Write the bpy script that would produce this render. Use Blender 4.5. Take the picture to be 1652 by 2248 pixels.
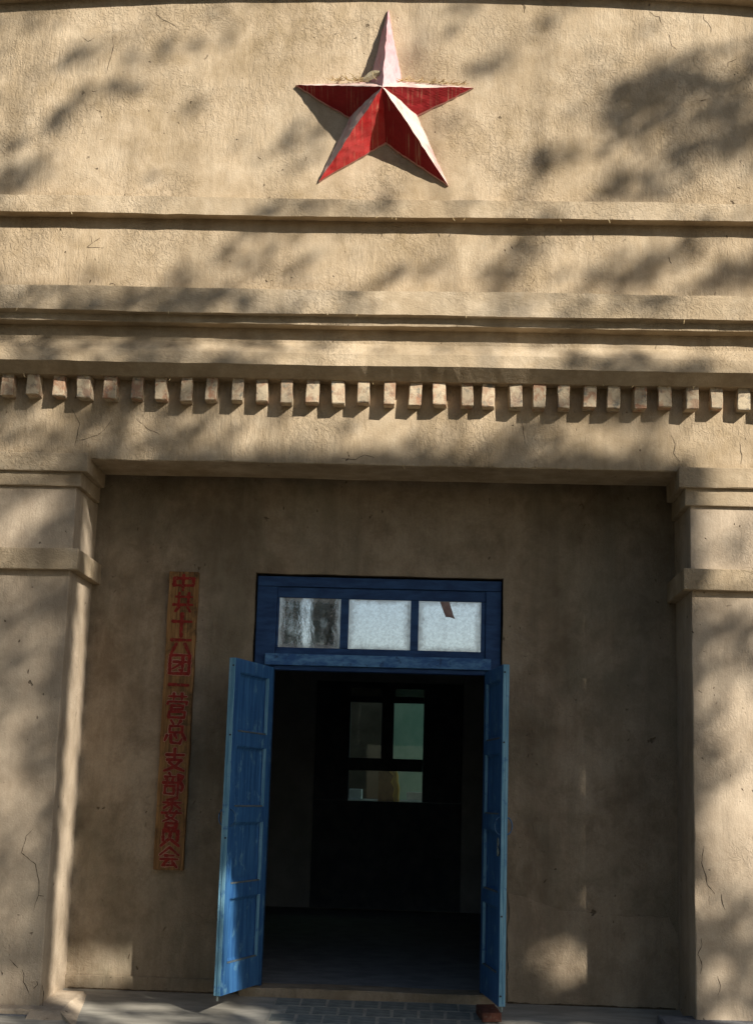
import bpy, bmesh, math, random
from mathutils import Vector, Matrix, noise

random.seed(7)
for _o in list(bpy.data.objects):
    bpy.data.objects.remove(_o, do_unlink=True)
SC = bpy.context.scene
COL = SC.collection

# ------------------------------------------------------------------ camera
CAM_POS = Vector((0.387, -9.572, 1.306))
PITCH, YAW, ROLL = math.radians(10.768), math.radians(2.453), math.radians(1.725)
_f = Vector((-math.sin(YAW) * math.cos(PITCH), math.cos(YAW) * math.cos(PITCH), math.sin(PITCH)))
_r = Vector((math.cos(YAW), math.sin(YAW), 0))
_u = _r.cross(_f)
_r2 = _r * math.cos(ROLL) + _u * math.sin(ROLL)
_u2 = _r2.cross(_f)
cam_data = bpy.data.cameras.new('camera')
cam_data.sensor_fit = 'VERTICAL'
cam_data.sensor_height = 36.0
cam_data.lens = 3275.65 / 2248.0 * 36.0
cam_data.clip_start = 0.05
cam_data.clip_end = 2000
cam = bpy.data.objects.new('camera', cam_data)
_m = Matrix((( _r2.x, _u2.x, -_f.x, CAM_POS.x), (_r2.y, _u2.y, -_f.y, CAM_POS.y), (_r2.z, _u2.z, -_f.z, CAM_POS.z), (0, 0, 0, 1)))
cam.matrix_world = _m
COL.objects.link(cam)
SC.camera = cam

# ------------------------------------------------------------------ light
KX, KZ = 0.95, 0.76                      # the sun stands to the right, in front and above
TO_SUN = Vector((KX, -1.0, KZ)).normalized()
SUN_EL = math.asin(TO_SUN.z)
SUN_ROT = math.atan2(TO_SUN.x, TO_SUN.y)
world = bpy.data.worlds.new('World')
SC.world = world
world.use_nodes = True
wn = world.node_tree
wn.nodes.clear()
w_out = wn.nodes.new('ShaderNodeOutputWorld')
w_bg = wn.nodes.new('ShaderNodeBackground')
w_sky = wn.nodes.new('ShaderNodeTexSky')
w_sky.sky_type = 'NISHITA'
w_sky.sun_disc = False
w_sky.sun_elevation = SUN_EL
w_sky.sun_rotation = SUN_ROT
w_sky.air_density = 1.0
w_sky.dust_density = 0.8
w_sky.ozone_density = 0.6
w_bg.inputs['Strength'].default_value = 0.062
wn.links.new(w_sky.outputs['Color'], w_bg.inputs['Color'])
wn.links.new(w_bg.outputs['Background'], w_out.inputs['Surface'])

sun_data = bpy.data.lights.new('sun', 'SUN')
sun_data.energy = 4.8
sun_data.angle = math.radians(0.53)
sun_data.color = (1.0, 0.94, 0.84)
sun = bpy.data.objects.new('sun', sun_data)
sun.rotation_euler = TO_SUN.to_track_quat('Z', 'Y').to_euler()
sun.location = TO_SUN * 40
COL.objects.link(sun)

SC.view_settings.view_transform = 'Standard'
SC.view_settings.look = 'None'
SC.view_settings.gamma = 1.0
SC.view_settings.exposure = 0.7
SC.cycles.max_bounces = 6
SC.cycles.diffuse_bounces = 4
SC.cycles.glossy_bounces = 3
SC.view_settings.use_curve_mapping = False

# ------------------------------------------------------------------ materials
def new_mat(name):
    m = bpy.data.materials.new(name)
    m.use_nodes = True
    nt = m.node_tree
    b = nt.nodes['Principled BSDF']
    b.inputs['Specular IOR Level'].default_value = 0.25
    return m, nt, b

class N:
    """small helper round a node tree"""
    def __init__(s, nt):
        s.nt = nt
        s.tc = nt.nodes.new('ShaderNodeTexCoord')
    def map(s, scale=(1, 1, 1), loc=(0, 0, 0), src='Object'):
        n = s.nt.nodes.new('ShaderNodeMapping')
        n.inputs['Scale'].default_value = scale
        n.inputs['Location'].default_value = loc
        s.nt.links.new(s.tc.outputs[src], n.inputs['Vector'])
        return n.outputs['Vector']
    def noise(s, vec, scale, detail=4, rough=0.6, dist=0.0):
        n = s.nt.nodes.new('ShaderNodeTexNoise')
        n.inputs['Scale'].default_value = scale
        n.inputs['Detail'].default_value = detail
        n.inputs['Roughness'].default_value = rough
        n.inputs['Distortion'].default_value = dist
        s.nt.links.new(vec, n.inputs['Vector'])
        return n.outputs['Fac']
    def voro(s, vec, scale, feature='F1', rand=1.0):
        n = s.nt.nodes.new('ShaderNodeTexVoronoi')
        n.feature = feature
        n.inputs['Scale'].default_value = scale
        n.inputs['Randomness'].default_value = rand
        s.nt.links.new(vec, n.inputs['Vector'])
        return n.outputs['Distance']
    def ramp(s, fac, stops):
        n = s.nt.nodes.new('ShaderNodeValToRGB')
        e = n.color_ramp.elements
        while len(e) < len(stops):
            e.new(0.5)
        for el, (p, c) in zip(e, stops):
            el.position = p
            el.color = (c, c, c, 1) if isinstance(c, (int, float)) else (*c, 1)
        s.nt.links.new(fac, n.inputs['Fac'])
        return n.outputs['Color']
    def mix(s, fac, a, b, mode='MIX'):
        n = s.nt.nodes.new('ShaderNodeMix')
        n.data_type = 'RGBA'
        n.blend_type = mode
        for sock, v in ((n.inputs['Factor'], fac), (n.inputs[6], a), (n.inputs[7], b)):
            if isinstance(v, (int, float)):
                sock.default_value = v
            elif isinstance(v, tuple):
                sock.default_value = (*v, 1)
            else:
                s.nt.links.new(v, sock)
        return n.outputs[2]
    def math(s, op, a, b=0.0):
        n = s.nt.nodes.new('ShaderNodeMath')
        n.operation = op
        for sock, v in ((n.inputs[0], a), (n.inputs[1], b)):
            if isinstance(v, (int, float)):
                sock.default_value = v
            else:
                s.nt.links.new(v, sock)
        return n.outputs[0]
    def bump(s, h, strength, dist, prev=None):
        n = s.nt.nodes.new('ShaderNodeBump')
        n.inputs['Strength'].default_value = strength
        n.inputs['Distance'].default_value = dist
        s.nt.links.new(h, n.inputs['Height'])
        if prev is not None:
            s.nt.links.new(prev, n.inputs['Normal'])
        return n.outputs['Normal']
    def rand(s):
        n = s.nt.nodes.new('ShaderNodeObjectInfo')
        return n.outputs['Random']

def plaster(name, c_lo, c_mid, c_hi, stretch=(1, 1, 0.35), stain=None, stain_amt=0.0, rough_amp=1.0, horiz=False, pits=True):
    m, nt, b = new_mat(name)
    k = N(nt)
    v = k.map()
    vs = k.map(scale=stretch)
    big = k.noise(v, 1.3, 3, 0.6)
    mid = k.noise(v, 7.0, 4, 0.65, 0.4)
    fine = k.noise(v, 90, 2, 0.7)
    col = k.ramp(k.math('ADD', k.math('MULTIPLY', big, 0.55), k.math('MULTIPLY', mid, 0.45)),
                 [(0.36, c_lo), (0.50, c_mid), (0.63, c_hi)])
    col = k.mix(k.ramp(fine, [(0.38, 0.16), (0.6, 0.0)]), col, tuple(0.55 * x for x in c_lo))
    # smeared trowel colour
    sm = k.noise(vs, 9.0, 3, 0.6, 0.6)
    col = k.mix(k.ramp(sm, [(0.55, 0.0), (0.75, 0.35)]), col, tuple(1.12 * x for x in c_hi))
    if stain is not None:
        st = k.ramp(k.noise(k.map(scale=(1, 1, 0.55), loc=(3.1, 0, 1.7)), 1.6, 5, 0.66, 0.5), [(0.42, 0.0), (0.62, stain_amt)])
        col = k.mix(st, col, stain)
        st2 = k.ramp(k.noise(k.map(loc=(8.1, 2, 4.7)), 5.0, 5, 0.7, 0.3), [(0.52, 0.0), (0.72, stain_amt * 0.8)])
        col = k.mix(st2, col, tuple(0.5 * x for x in c_lo))
    rain = k.ramp(k.noise(k.map(scale=(5.5, 5.5, 0.35), loc=(1, 0, 6)), 1.0, 4, 0.62, 0.3), [(0.48, 0.0), (0.70, 0.38)])
    col = k.mix(rain, col, tuple(0.62 * x for x in c_lo))
    h_low = k.noise(v, 3.2, 2, 0.5)
    h_str = k.noise(k.map(scale=(22, 22, 6) if not horiz else (12, 20, 20)), 1.6, 4, 0.68, 0.7)
    h_chip = k.ramp(k.noise(k.map(scale=(1, 1, 0.8)), 26, 3, 0.7, 1.5), [(0.46, 0.0), (0.56, 1.0)])
    msk = k.ramp(k.noise(k.map(loc=(5, 1, 2)), 1.9, 1, 0.6), [(0.42, 0.0), (0.66, 1.0)])
    h = k.math('MULTIPLY', h_low, 0.0105 * rough_amp)
    coarse = k.ramp(k.noise(k.map(loc=(9, 4, 6)), 1.1, 3, 0.6, 0.5), [(0.36, 0.25), (0.62, 1.25)])
    h = k.math('ADD', h, k.math('MULTIPLY', k.math('MULTIPLY', h_str, coarse), 0.0058 * rough_amp))
    h = k.math('ADD', h, k.math('MULTIPLY', k.math('MULTIPLY', h_chip, msk), 0.0022 * rough_amp))
    h = k.math('ADD', h, k.math('MULTIPLY', fine, 0.0016 * rough_amp))
    if pits:
        pm = k.ramp(k.noise(k.map(loc=(2, 3, 9)), 2.6, 1, 0.5), [(0.46, 0.0), (0.60, 1.0)])
        pit = k.math('MULTIPLY', k.ramp(k.noise(k.map(scale=(1, 1, 0.8), loc=(7, 1, 3)), 24, 1, 0.4, 0.8), [(0.735, 0.0), (0.775, 1.0)]), pm)
        col = k.mix(k.math('MULTIPLY', pit, 0.8), col, (0.10, 0.072, 0.045))
        h = k.math('SUBTRACT', h, k.math('MULTIPLY', pit, 0.007))
    nrm = k.bump(h, 1.0, 1.0)
    nt.links.new(col, b.inputs['Base Color'])
    nt.links.new(nrm, b.inputs['Normal'])
    b.inputs['Roughness'].default_value = 0.93
    b.inputs['Specular IOR Level'].default_value = 0.12
    return m

M = {}
M['plaster'] = plaster('sand_plaster', (0.34, 0.255, 0.155), (0.46, 0.358, 0.24), (0.545, 0.44, 0.31), rough_amp=1.45, stain=(0.26, 0.20, 0.125), stain_amt=0.32)
M['plaster_h'] = plaster('sand_plaster_ledge', (0.34, 0.255, 0.16), (0.45, 0.352, 0.235), (0.55, 0.445, 0.315), stretch=(0.3, 1, 1), horiz=True, pits=False, rough_amp=1.3, stain=(0.25, 0.195, 0.125), stain_amt=0.40)
M['plaster_pillar'] = plaster('pale_pillar_plaster', (0.37, 0.29, 0.205), (0.45, 0.362, 0.265), (0.52, 0.425, 0.315), rough_amp=0.85)
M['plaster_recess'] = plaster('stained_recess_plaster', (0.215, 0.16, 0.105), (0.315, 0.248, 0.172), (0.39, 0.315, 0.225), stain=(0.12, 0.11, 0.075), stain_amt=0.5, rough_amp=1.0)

M['plaster_patch'] = plaster('repair_plaster', (0.25, 0.188, 0.127), (0.335, 0.265, 0.185), (0.40, 0.325, 0.232), rough_amp=1.0, stain=(0.15, 0.13, 0.09), stain_amt=0.35)

def simple(name, c1, c2, scale=12, rough=0.85, bump=0.2, bdist=0.004, spec=0.2, stretch=(1, 1, 1), c3=None, lo=0.4, hi=0.62):
    m, nt, b = new_mat(name)
    k = N(nt)
    v = k.map(scale=stretch)
    n1 = k.noise(v, scale, 6, 0.65, 0.3)
    col = k.ramp(n1, [(lo, c1), (hi, c2)])
    n2 = k.noise(k.map(), scale * 7, 4, 0.7)
    if c3 is not None:
        col = k.mix(k.ramp(k.noise(k.map(loc=(4, 2, 7)), scale * 1.7, 7, 0.7), [(0.56, 0.0), (0.66, 1.0)]), col, c3)
    nrm = k.bump(n1, bump, bdist)
    nrm = k.bump(n2, bump, bdist * 0.35, nrm)
    nt.links.new(col, b.inputs['Base Color'])
    nt.links.new(nrm, b.inputs['Normal'])
    b.inputs['Roughness'].default_value = rough
    b.inputs['Specular IOR Level'].default_value = spec
    return m

M['crack'] = simple('crack_dark', (0.05, 0.036, 0.022), (0.10, 0.072, 0.045), 30)
M['blue'] = simple('blue_paint', (0.020, 0.084, 0.23), (0.046, 0.155, 0.34), 5, 0.55, 0.35, 0.003, 0.35, (6, 6, 0.5), c3=(0.11, 0.25, 0.38))
M['blue_worn'] = simple('blue_paint_worn', (0.10, 0.25, 0.37), (0.20, 0.39, 0.50), 6, 0.6, 0.4, 0.003, 0.3, (8, 8, 0.6), c3=(0.05, 0.15, 0.33))  # worn blue, also lightened for faces that catch the sky
M['dusty'] = simple('dusty_blue_ledge', (0.07, 0.10, 0.125), (0.14, 0.155, 0.15), 14, 0.9)
M['scrap'] = simple('torn_brown_paper', (0.24, 0.15, 0.14), (0.36, 0.28, 0.26), 12, 0.9)  # colour of a shape mirrored in the glass
M['navy'] = simple('navy_paint', (0.014, 0.042, 0.12), (0.026, 0.075, 0.185), 6, 0.6, 0.35, 0.003, 0.25, (1, 4, 4))  # blue paint with the shade on the frame mixed into its colour
M['bar_blue'] = simple('scuffed_bar_paint', (0.03, 0.10, 0.26), (0.10, 0.24, 0.42), 9, 0.6, 0.4, 0.003, 0.3, (1.2, 4, 3), c3=(0.02, 0.05, 0.12))  # rail blue lightened for the light it catches, with dark scuffs
M['cement'] = simple('cement_floor', (0.24, 0.225, 0.19), (0.37, 0.345, 0.29), 3.5, 0.9, 0.3, 0.006, 0.15, (0.6, 2, 2))
M['greybrick'] = simple('grey_paving_brick', (0.14, 0.15, 0.135), (0.25, 0.255, 0.225), 9, 0.85, 0.4, 0.004, 0.2, (1, 3, 1))
M['mortar'] = simple('pale_joint', (0.27, 0.25, 0.205), (0.37, 0.345, 0.28), 20)
M['slate'] = simple('grey_plinth_cement', (0.11, 0.11, 0.115), (0.19, 0.19, 0.19), 14, 0.9, 0.3)
M['soil'] = simple('dark_yard_soil', (0.09, 0.075, 0.052), (0.15, 0.125, 0.09), 0.7, 0.95, 0.4, 0.02, 0.1)
M['straw'] = simple('dry_straw', (0.38, 0.27, 0.12), (0.58, 0.48, 0.30), 30)
M['deadleaf'] = simple('withered_leaf', (0.30, 0.24, 0.14), (0.46, 0.40, 0.28), 30)
M['metal'] = simple('dull_metal', (0.16, 0.19, 0.17), (0.27, 0.31, 0.28), 40, 0.5, 0.2, 0.001, 0.5)
M['darkmetal'] = simple('dark_blue_metal', (0.03, 0.09, 0.18), (0.06, 0.15, 0.27), 40, 0.5, 0.2, 0.001, 0.5)
M['hole'] = simple('screw_dark', (0.015, 0.015, 0.02), (0.04, 0.035, 0.03), 40)
M['bark'] = simple('tree_bark', (0.09, 0.075, 0.055), (0.17, 0.145, 0.11), 9, 0.95, 0.6, 0.02, 0.1, (1, 1, 0.3))
M['inside'] = simple('dim_hall_wall', (0.34, 0.35, 0.36), (0.44, 0.45, 0.46), 2.5)
M['inside_floor'] = simple('hall_floor_tile', (0.20, 0.20, 0.195), (0.28, 0.28, 0.27), 5)
M['inside_wood'] = simple('dark_hall_joinery', (0.07, 0.085, 0.11), (0.11, 0.125, 0.15), 6)
M['mint'] = simple('mint_painted_wall', (0.28, 0.52, 0.42), (0.38, 0.62, 0.51), 2.5)
M['yardgrey'] = simple('dull_brown_curtain', (0.10, 0.085, 0.065), (0.14, 0.12, 0.095), 3)
M['white'] = simple('white_ledge', (0.6, 0.62, 0.6), (0.75, 0.77, 0.75), 9)
M['yellow'] = simple('yellow_cloth', (0.62, 0.36, 0.03), (0.75, 0.48, 0.07), 9)
M['ochre'] = simple('ochre_wood', (0.10, 0.05, 0.012), (0.16, 0.08, 0.02), 9)

def make_brick(name, cols, plaster_c):
    m, nt, b = new_mat(name)
    k = N(nt)
    v = k.map()
    base = k.ramp(k.rand(), [(0.0, cols[0]), (0.35, cols[1]), (0.7, cols[2]), (1.0, cols[3])])
    n1 = k.noise(v, 16, 6, 0.65, 0.5)
    col = k.mix(k.ramp(n1, [(0.40, 0.0), (0.54, 0.95)]), base, plaster_c)
    n3 = k.noise(k.map(loc=(3, 0, 1)), 22, 5, 0.6)
    col = k.mix(k.ramp(n3, [(0.55, 0.0), (0.68, 0.8)]), col, (0.15, 0.15, 0.13))
    nrm = k.bump(n1, 0.6, 0.012)
    nrm = k.bump(k.noise(v, 80, 4, 0.7), 0.5, 0.004, nrm)
    nt.links.new(col, b.inputs['Base Color'])
    nt.links.new(nrm, b.inputs['Normal'])
    b.inputs['Roughness'].default_value = 0.95
    b.inputs['Specular IOR Level'].default_value = 0.1
    return m
M['dentil'] = make_brick('dentil_brick_clay', [(0.38, 0.22, 0.14), (0.34, 0.25, 0.17), (0.42, 0.20, 0.115), (0.26, 0.22, 0.165)], (0.50, 0.41, 0.285))
M['redbrick'] = simple('red_brick_clay', (0.10, 0.042, 0.03), (0.17, 0.07, 0.048), 18, 0.95, 0.5, 0.004, 0.1, c3=(0.22, 0.17, 0.13))

def star_paint(name, red, pale, pale_amt, streak, streak_amt):
    m, nt, b = new_mat(name)
    k = N(nt)
    v = k.map()
    n1 = k.noise(v, 14, 7, 0.7, 0.5)
    fine = k.noise(v, 120, 3, 0.7)
    col = k.mix(k.ramp(k.math('ADD', k.math('MULTIPLY', n1, 0.7), k.math('MULTIPLY', fine, 0.3)), [(0.42, 0.0), (0.62, 1.0)]), red, tuple(min(1, 1.2 * x) for x in red))
    col = k.mix(k.math('MULTIPLY', k.ramp(k.noise(k.map(loc=(2, 1, 4)), 7, 7, 0.7, 0.4), [(0.30, 0.0), (0.55, 1.0)]), pale_amt), col, pale)
    s1 = k.noise(k.map(scale=(52, 0.01, 1.3)), 1.0, 2, 0.5, 0.25)
    st = k.math('MULTIPLY', k.ramp(s1, [(0.575, 0.0), (0.60, 1.0), (0.625, 0.0)]), k.math('MULTIPLY', k.ramp(k.noise(k.map(loc=(6, 2, 2)), 6, 3, 0.6), [(0.40, 0.0), (0.60, 1.0)]), streak_amt))
    col = k.mix(st, col, streak)
    sp = k.ramp(k.noise(k.map(scale=(1, 1, 0.6)), 60, 4, 0.65), [(0.70, 0.0), (0.77, 0.6)])
    col = k.mix(sp, col, pale)
    nrm = k.bump(n1, 0.4, 0.006)
    nrm = k.bump(fine, 0.35, 0.002, nrm)
    nt.links.new(col, b.inputs['Base Color'])
    nt.links.new(nrm, b.inputs['Normal'])
    b.inputs['Roughness'].default_value = 0.8
    return m
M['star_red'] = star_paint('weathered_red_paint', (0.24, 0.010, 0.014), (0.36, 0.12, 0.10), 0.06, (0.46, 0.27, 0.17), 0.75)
M['star_bright'] = star_paint('bright_red_paint', (0.42, 0.010, 0.012), (0.52, 0.33, 0.28), 0.12, (0.55, 0.34, 0.20), 0.8)  # red raised for the facet the sun strikes
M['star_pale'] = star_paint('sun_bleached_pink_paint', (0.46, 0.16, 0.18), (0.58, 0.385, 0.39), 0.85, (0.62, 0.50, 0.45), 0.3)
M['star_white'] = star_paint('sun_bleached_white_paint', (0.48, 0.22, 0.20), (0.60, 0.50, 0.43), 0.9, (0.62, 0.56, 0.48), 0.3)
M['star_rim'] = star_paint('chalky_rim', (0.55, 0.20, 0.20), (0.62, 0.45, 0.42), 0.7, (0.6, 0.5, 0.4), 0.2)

def make_wood():
    m, nt, b = new_mat('old_board_wood')
    k = N(nt)
    g = k.noise(k.map(scale=(30, 30, 1.6)), 1.6, 6, 0.65, 1.3)
    col = k.ramp(g, [(0.32, (0.10, 0.048, 0.018)), (0.5, (0.24, 0.125, 0.045)), (0.68, (0.36, 0.205, 0.08))])
    st = k.ramp(k.noise(k.map(loc=(9, 0, 3)), 7.5, 6, 0.68, 0.6), [(0.52, 0.0), (0.68, 0.85)])
    col = k.mix(st, col, (0.045, 0.028, 0.014))
    nt.links.new(col, b.inputs['Base Color'])
    nt.links.new(k.bump(g, 0.5, 0.004), b.inputs['Normal'])
    b.inputs['Roughness'].default_value = 0.75
    return m
M['board'] = make_wood()
M['letter'] = simple('red_sign_paint', (0.17, 0.014, 0.011), (0.27, 0.026, 0.018), 30, 0.7, c3=(0.24, 0.10, 0.05))
M['letter_edge'] = simple('flaked_pink_edge', (0.42, 0.22, 0.15), (0.50, 0.30, 0.22), 40, 0.8)

def make_pane(name, mirror, dusty, clear=(0.55, 0.6, 0.58)):
    m, nt, b = new_mat(name)
    k = N(nt)
    out = nt.nodes['Material Output']
    wob = k.noise(k.map(scale=(1, 1, 0.5)), 16, 4, 0.6, 0.8)
    grit = k.noise(k.map(), 190, 2, 0.7)
    nrm = k.bump(wob, 0.5, 0.00016)
    nrm = k.bump(grit, 0.25, 0.00004, nrm)
    gl = nt.nodes.new('ShaderNodeBsdfGlossy')
    gl.inputs['Color'].default_value = (0.86, 0.90, 0.95, 1)
    gl.inputs['Roughness'].default_value = 0.006
    nt.links.new(nrm, gl.inputs['Normal'])
    tr = nt.nodes.new('ShaderNodeBsdfTransparent')
    tr.inputs['Color'].default_value = (*clear, 1)
    df = nt.nodes.new('ShaderNodeBsdfDiffuse')
    df.inputs['Color'].default_value = (0.5, 0.52, 0.52, 1)
    m1 = nt.nodes.new('ShaderNodeMixShader')
    m1.inputs['Fac'].default_value = mirror
    nt.links.new(tr.outputs[0], m1.inputs[1])
    nt.links.new(gl.outputs[0], m1.inputs[2])
    m2 = nt.nodes.new('ShaderNodeMixShader')
    sp = nt.nodes.new('ShaderNodeSeparateXYZ')
    nt.links.new(k.tc.outputs['Generated'], sp.inputs[0])
    ex = k.math('ABSOLUTE', k.math('SUBTRACT', sp.outputs['X'], 0.5)); ez = k.math('ABSOLUTE', k.math('SUBTRACT', sp.outputs['Z'], 0.5))
    edge = k.math('ADD', k.math('MAXIMUM', k.math('MULTIPLY', ex, 1.03), ez), k.math('MULTIPLY', k.math('SUBTRACT', k.noise(k.map(), 24, 4, 0.6), 0.5), 0.14))
    grime = k.ramp(edge, [(0.38, 0.0), (0.48, 0.75)])
    vein = k.ramp(k.noise(k.map(scale=(30, 1, 3)), 1.0, 4, 0.6, 0.6), [(0.48, 0.0), (0.72, 0.6)])
    nt.links.new(k.math('MINIMUM', 0.9, k.math('MULTIPLY', k.math('ADD', k.math('ADD', k.ramp(k.noise(k.map(loc=(3, 3, 3)), 55, 6, 0.75), [(0.38, 0.0), (0.66, 1.8)]), vein), k.math('MULTIPLY', grime, 3.2)), dusty)), m2.inputs['Fac'])
    nt.links.new(m1.outputs[0], m2.inputs[1])
    nt.links.new(df.outputs[0], m2.inputs[2])
    nt.links.new(m2.outputs[0], out.inputs['Surface'])
    return m
M['pane'] = make_pane('filmed_transom_glass', 0.85, 0.20)
M['pane_in'] = make_pane('hall_door_glass', 0.012, 0.006, (0.85, 0.9, 0.87))
M['pane_dim'] = make_pane('grimy_hall_glass', 0.01, 0.05, (0.3, 0.3, 0.28))  # glass tinted darker so the top panes look dim

def make_leaf(name, c):
    m, nt, b = new_mat(name)
    k = N(nt)
    col = k.ramp(k.noise(k.map(), 3.0, 3, 0.6), [(0.35, tuple(0.65 * x for x in c)), (0.65, c)])
    nt.links.new(col, b.inputs['Base Color'])
    b.inputs['Roughness'].default_value = 0.6
    return m
M['leaf'] = make_leaf('broad_leaf', (0.06, 0.105, 0.025))
M['poplar'] = make_leaf('poplar_leaf', (0.028, 0.055, 0.02))

# ------------------------------------------------------------------ mesh helpers
def link(name, me, parent=None, label=None, cat=None, kind=None, group=None):
    o = bpy.data.objects.new(name, me)
    COL.objects.link(o)
    if parent is not None:
        o.parent = parent
    if label: o['label'] = label
    if cat: o['category'] = cat
    if kind: o['kind'] = kind
    if group: o['group'] = group
    return o

def mesh(name, verts, faces, mat, parent=None, smooth=False, **kw):
    me = bpy.data.meshes.new(name)
    me.from_pydata([tuple(v) for v in verts], [], faces)
    bm = bmesh.new(); bm.from_mesh(me)
    bmesh.ops.recalc_face_normals(bm, faces=bm.faces)
    bm.to_mesh(me); bm.free()
    me.materials.append(mat)
    if smooth:
        me.polygons.foreach_set('use_smooth', [True] * len(me.polygons))
    return link(name, me, parent, **kw)

def empty(name, loc, label, cat, group=None):
    o = bpy.data.objects.new(name, None)
    o.location = loc
    o.empty_display_size = 0.2
    COL.objects.link(o)
    o['label'] = label; o['category'] = cat
    if group: o['group'] = group
    return o

def sn(x, seed, f=1.0):
    return noise.noise(Vector((x * f, seed * 7.31, seed * 1.7)))

def axis_cuts(a, b, step, e):
    n = max(1, int(round((b - a - 2 * e) / step)))
    return [a] + [a + e + (b - a - 2 * e) * i / n for i in range(n + 1)] + [b]

def rough_box(name, lo, hi, mat, parent=None, step=0.08, e=0.008, amp=0.004, chip=0.006, seed=0, deform=None, freq=2.2, **kw):
    """box with hand-finished, slightly wavering faces and worn edges"""
    cs = [axis_cuts(lo[i], hi[i], step, min(e, (hi[i] - lo[i]) * 0.2)) for i in range(3)]
    n = [len(c) - 1 for c in cs]
    vid = {}; verts = []; faces = []
    off = Vector((seed * 3.7, seed * 1.3, seed * 2.9))
    def v(i, j, k):
        key = (i, j, k)
        if key in vid: return vid[key]
        p = Vector((cs[0][i], cs[1][j], cs[2][k]))
        ext = [(-1 if q == 0 else 1 if q == n[a] else 0) for a, q in enumerate(key)]
        d = noise.noise_vector(p * freq + off) * amp + noise.noise_vector(p * freq * 6 + off) * amp * 0.3
        if sum(1 for q in ext if q) >= 2:
            c = chip * (0.35 + max(0.0, noise.noise(p * 9 + off)) * 2.2)
            d -= Vector(ext) * c
        p = p + d
        if deform: p = deform(p)
        vid[key] = len(verts); verts.append(p)
        return vid[key]
    for a in range(3):
        b, c = (a + 1) % 3, (a + 2) % 3
        for side in (0, n[a]):
            for q in range(n[b]):
                for r in range(n[c]):
                    idx = []
                    for dq, dr in ((0, 0), (1, 0), (1, 1), (0, 1)):
                        key = [0, 0, 0]; key[a] = side; key[b] = q + dq; key[c] = r + dr
                        idx.append(v(*key))
                    faces.append(idx if side else idx[::-1])
    return mesh(name, verts, faces, mat, parent, **kw)

def moulding(name, prof, x0, x1, mat, parent, step=0.05, amp=0.004, seed=0, zoff=None, **kw):
    """closed (y, z) profile run along X with hand-drawn wavering edges"""
    nseg = int((x1 - x0) / step)
    m = len(prof)
    verts = []; faces = []
    for i in range(nseg + 1):
        x = x0 + (x1 - x0) * i / nseg
        zo = zoff(x) if zoff else 0.0
        for j, (y, z) in enumerate(prof):
            s = seed + j * 0.37
            dz = amp * (1.4 * sn(x, s, 0.8) + 0.6 * sn(x, s + 5, 4.0) + 0.35 * sn(x, s + 9, 13))
            dy = amp * (1.0 * sn(x, s + 11, 0.9) + 0.6 * sn(x, s + 15, 5.0) + 0.35 * sn(x, s + 19, 12))
            ch = sn(x, s + 31, 3.1)
            if ch > 0.42: dz += (ch - 0.42) * amp * 3
            verts.append((x, y + dy, z + dz + zo))
    for i in range(nseg):
        for j in range(m):
            a = i * m + j; b = i * m + (j + 1) % m
            faces.append((a, b, b + m, a + m))
    faces.append(tuple(range(m))); faces.append(tuple(range(nseg * m, nseg * m + m)))
    return mesh(name, verts, faces, mat, parent, **kw)

def tube(pts, r, n=8, closed=False):
    """tube along a polyline -> verts, faces"""
    verts = []; faces = []
    m = len(pts)
    for i, p in enumerate(pts):
        p = Vector(p)
        if closed:
            t = Vector(pts[(i + 1) % m]) - Vector(pts[i - 1])
        else:
            t = Vector(pts[min(i + 1, m - 1)]) - Vector(pts[max(i - 1, 0)])
        t.normalize()
        ref = Vector((0, 0, 1)) if abs(t.z) < 0.9 else Vector((1, 0, 0))
        u = t.cross(ref).normalized(); w = t.cross(u)
        rr = r[i] if isinstance(r, (list, tuple)) else r
        for q in range(n):
            a = 2 * math.pi * q / n
            verts.append(p + u * math.cos(a) * rr + w * math.sin(a) * rr)
    for i in range(m if closed else m - 1):
        for q in range(n):
            a = i * n + q; b = i * n + (q + 1) % n
            c = ((i + 1) % m) * n
            faces.append((a, b, c + (q + 1) % n, c + q))
    if not closed:
        faces.append(tuple(range(n))[::-1]); faces.append(tuple(range((m - 1) * n, m * n)))
    return verts, faces

def join(parts):
    V = []; F = []
    for v, f in parts:
        o = len(V); V += list(v); F += [tuple(i + o for i in q) for q in f]
    return V, F

def obox(O, A, B, C, a, b, c):
    """box in a frame: ranges a, b, c along axes A, B, C from O"""
    V = [O + A * x + B * y + C * z for x in a for y in b for z in c]
    F = [(0, 1, 3, 2), (4, 6, 7, 5), (0, 4, 5, 1), (2, 3, 7, 6), (0, 2, 6, 4), (1, 5, 7, 3)]
    return V, F

# ------------------------------------------------------------------ setting: yard, porch floor
T = 0.639                       # depth of the porch behind the pillar faces
def floor_z(y):
    return -0.10 * (T - y)

def build_ground():
    n = 40
    V = []; F = []
    for i in range(n + 1):
        for j in range(n + 1):
            u = (i / n * 2 - 1); w = (j / n * 2 - 1)
            x = u * abs(u) ** 1.6 * 700; y = w * abs(w) ** 1.6 * 700
            V.append((x, y, -0.34 + 0.04 * noise.noise(Vector((x * .13, y * .13, 0)))))
    for i in range(n):
        for j in range(n):
            a = i * (n + 1) + j
            F.append((a, a + n + 1, a + n + 2, a + 1))
    return mesh('ground', V, F, M['soil'], kind='structure')
ground = build_ground()
ground['label'] = 'dry tan yard soil in front of the building'

def slab(p):
    if p.z > -0.5: p.z += floor_z(p.y)
    return p
porch = rough_box('porch_floor', (-4.6, -1.7, -0.9), (4.6, T + 0.02, 0.0), M['cement'], step=0.12, amp=0.004, chip=0.004, seed=3, deform=slab, kind='structure')
porch['label'] = 'cement porch floor with grey paving bricks before the door'

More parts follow.
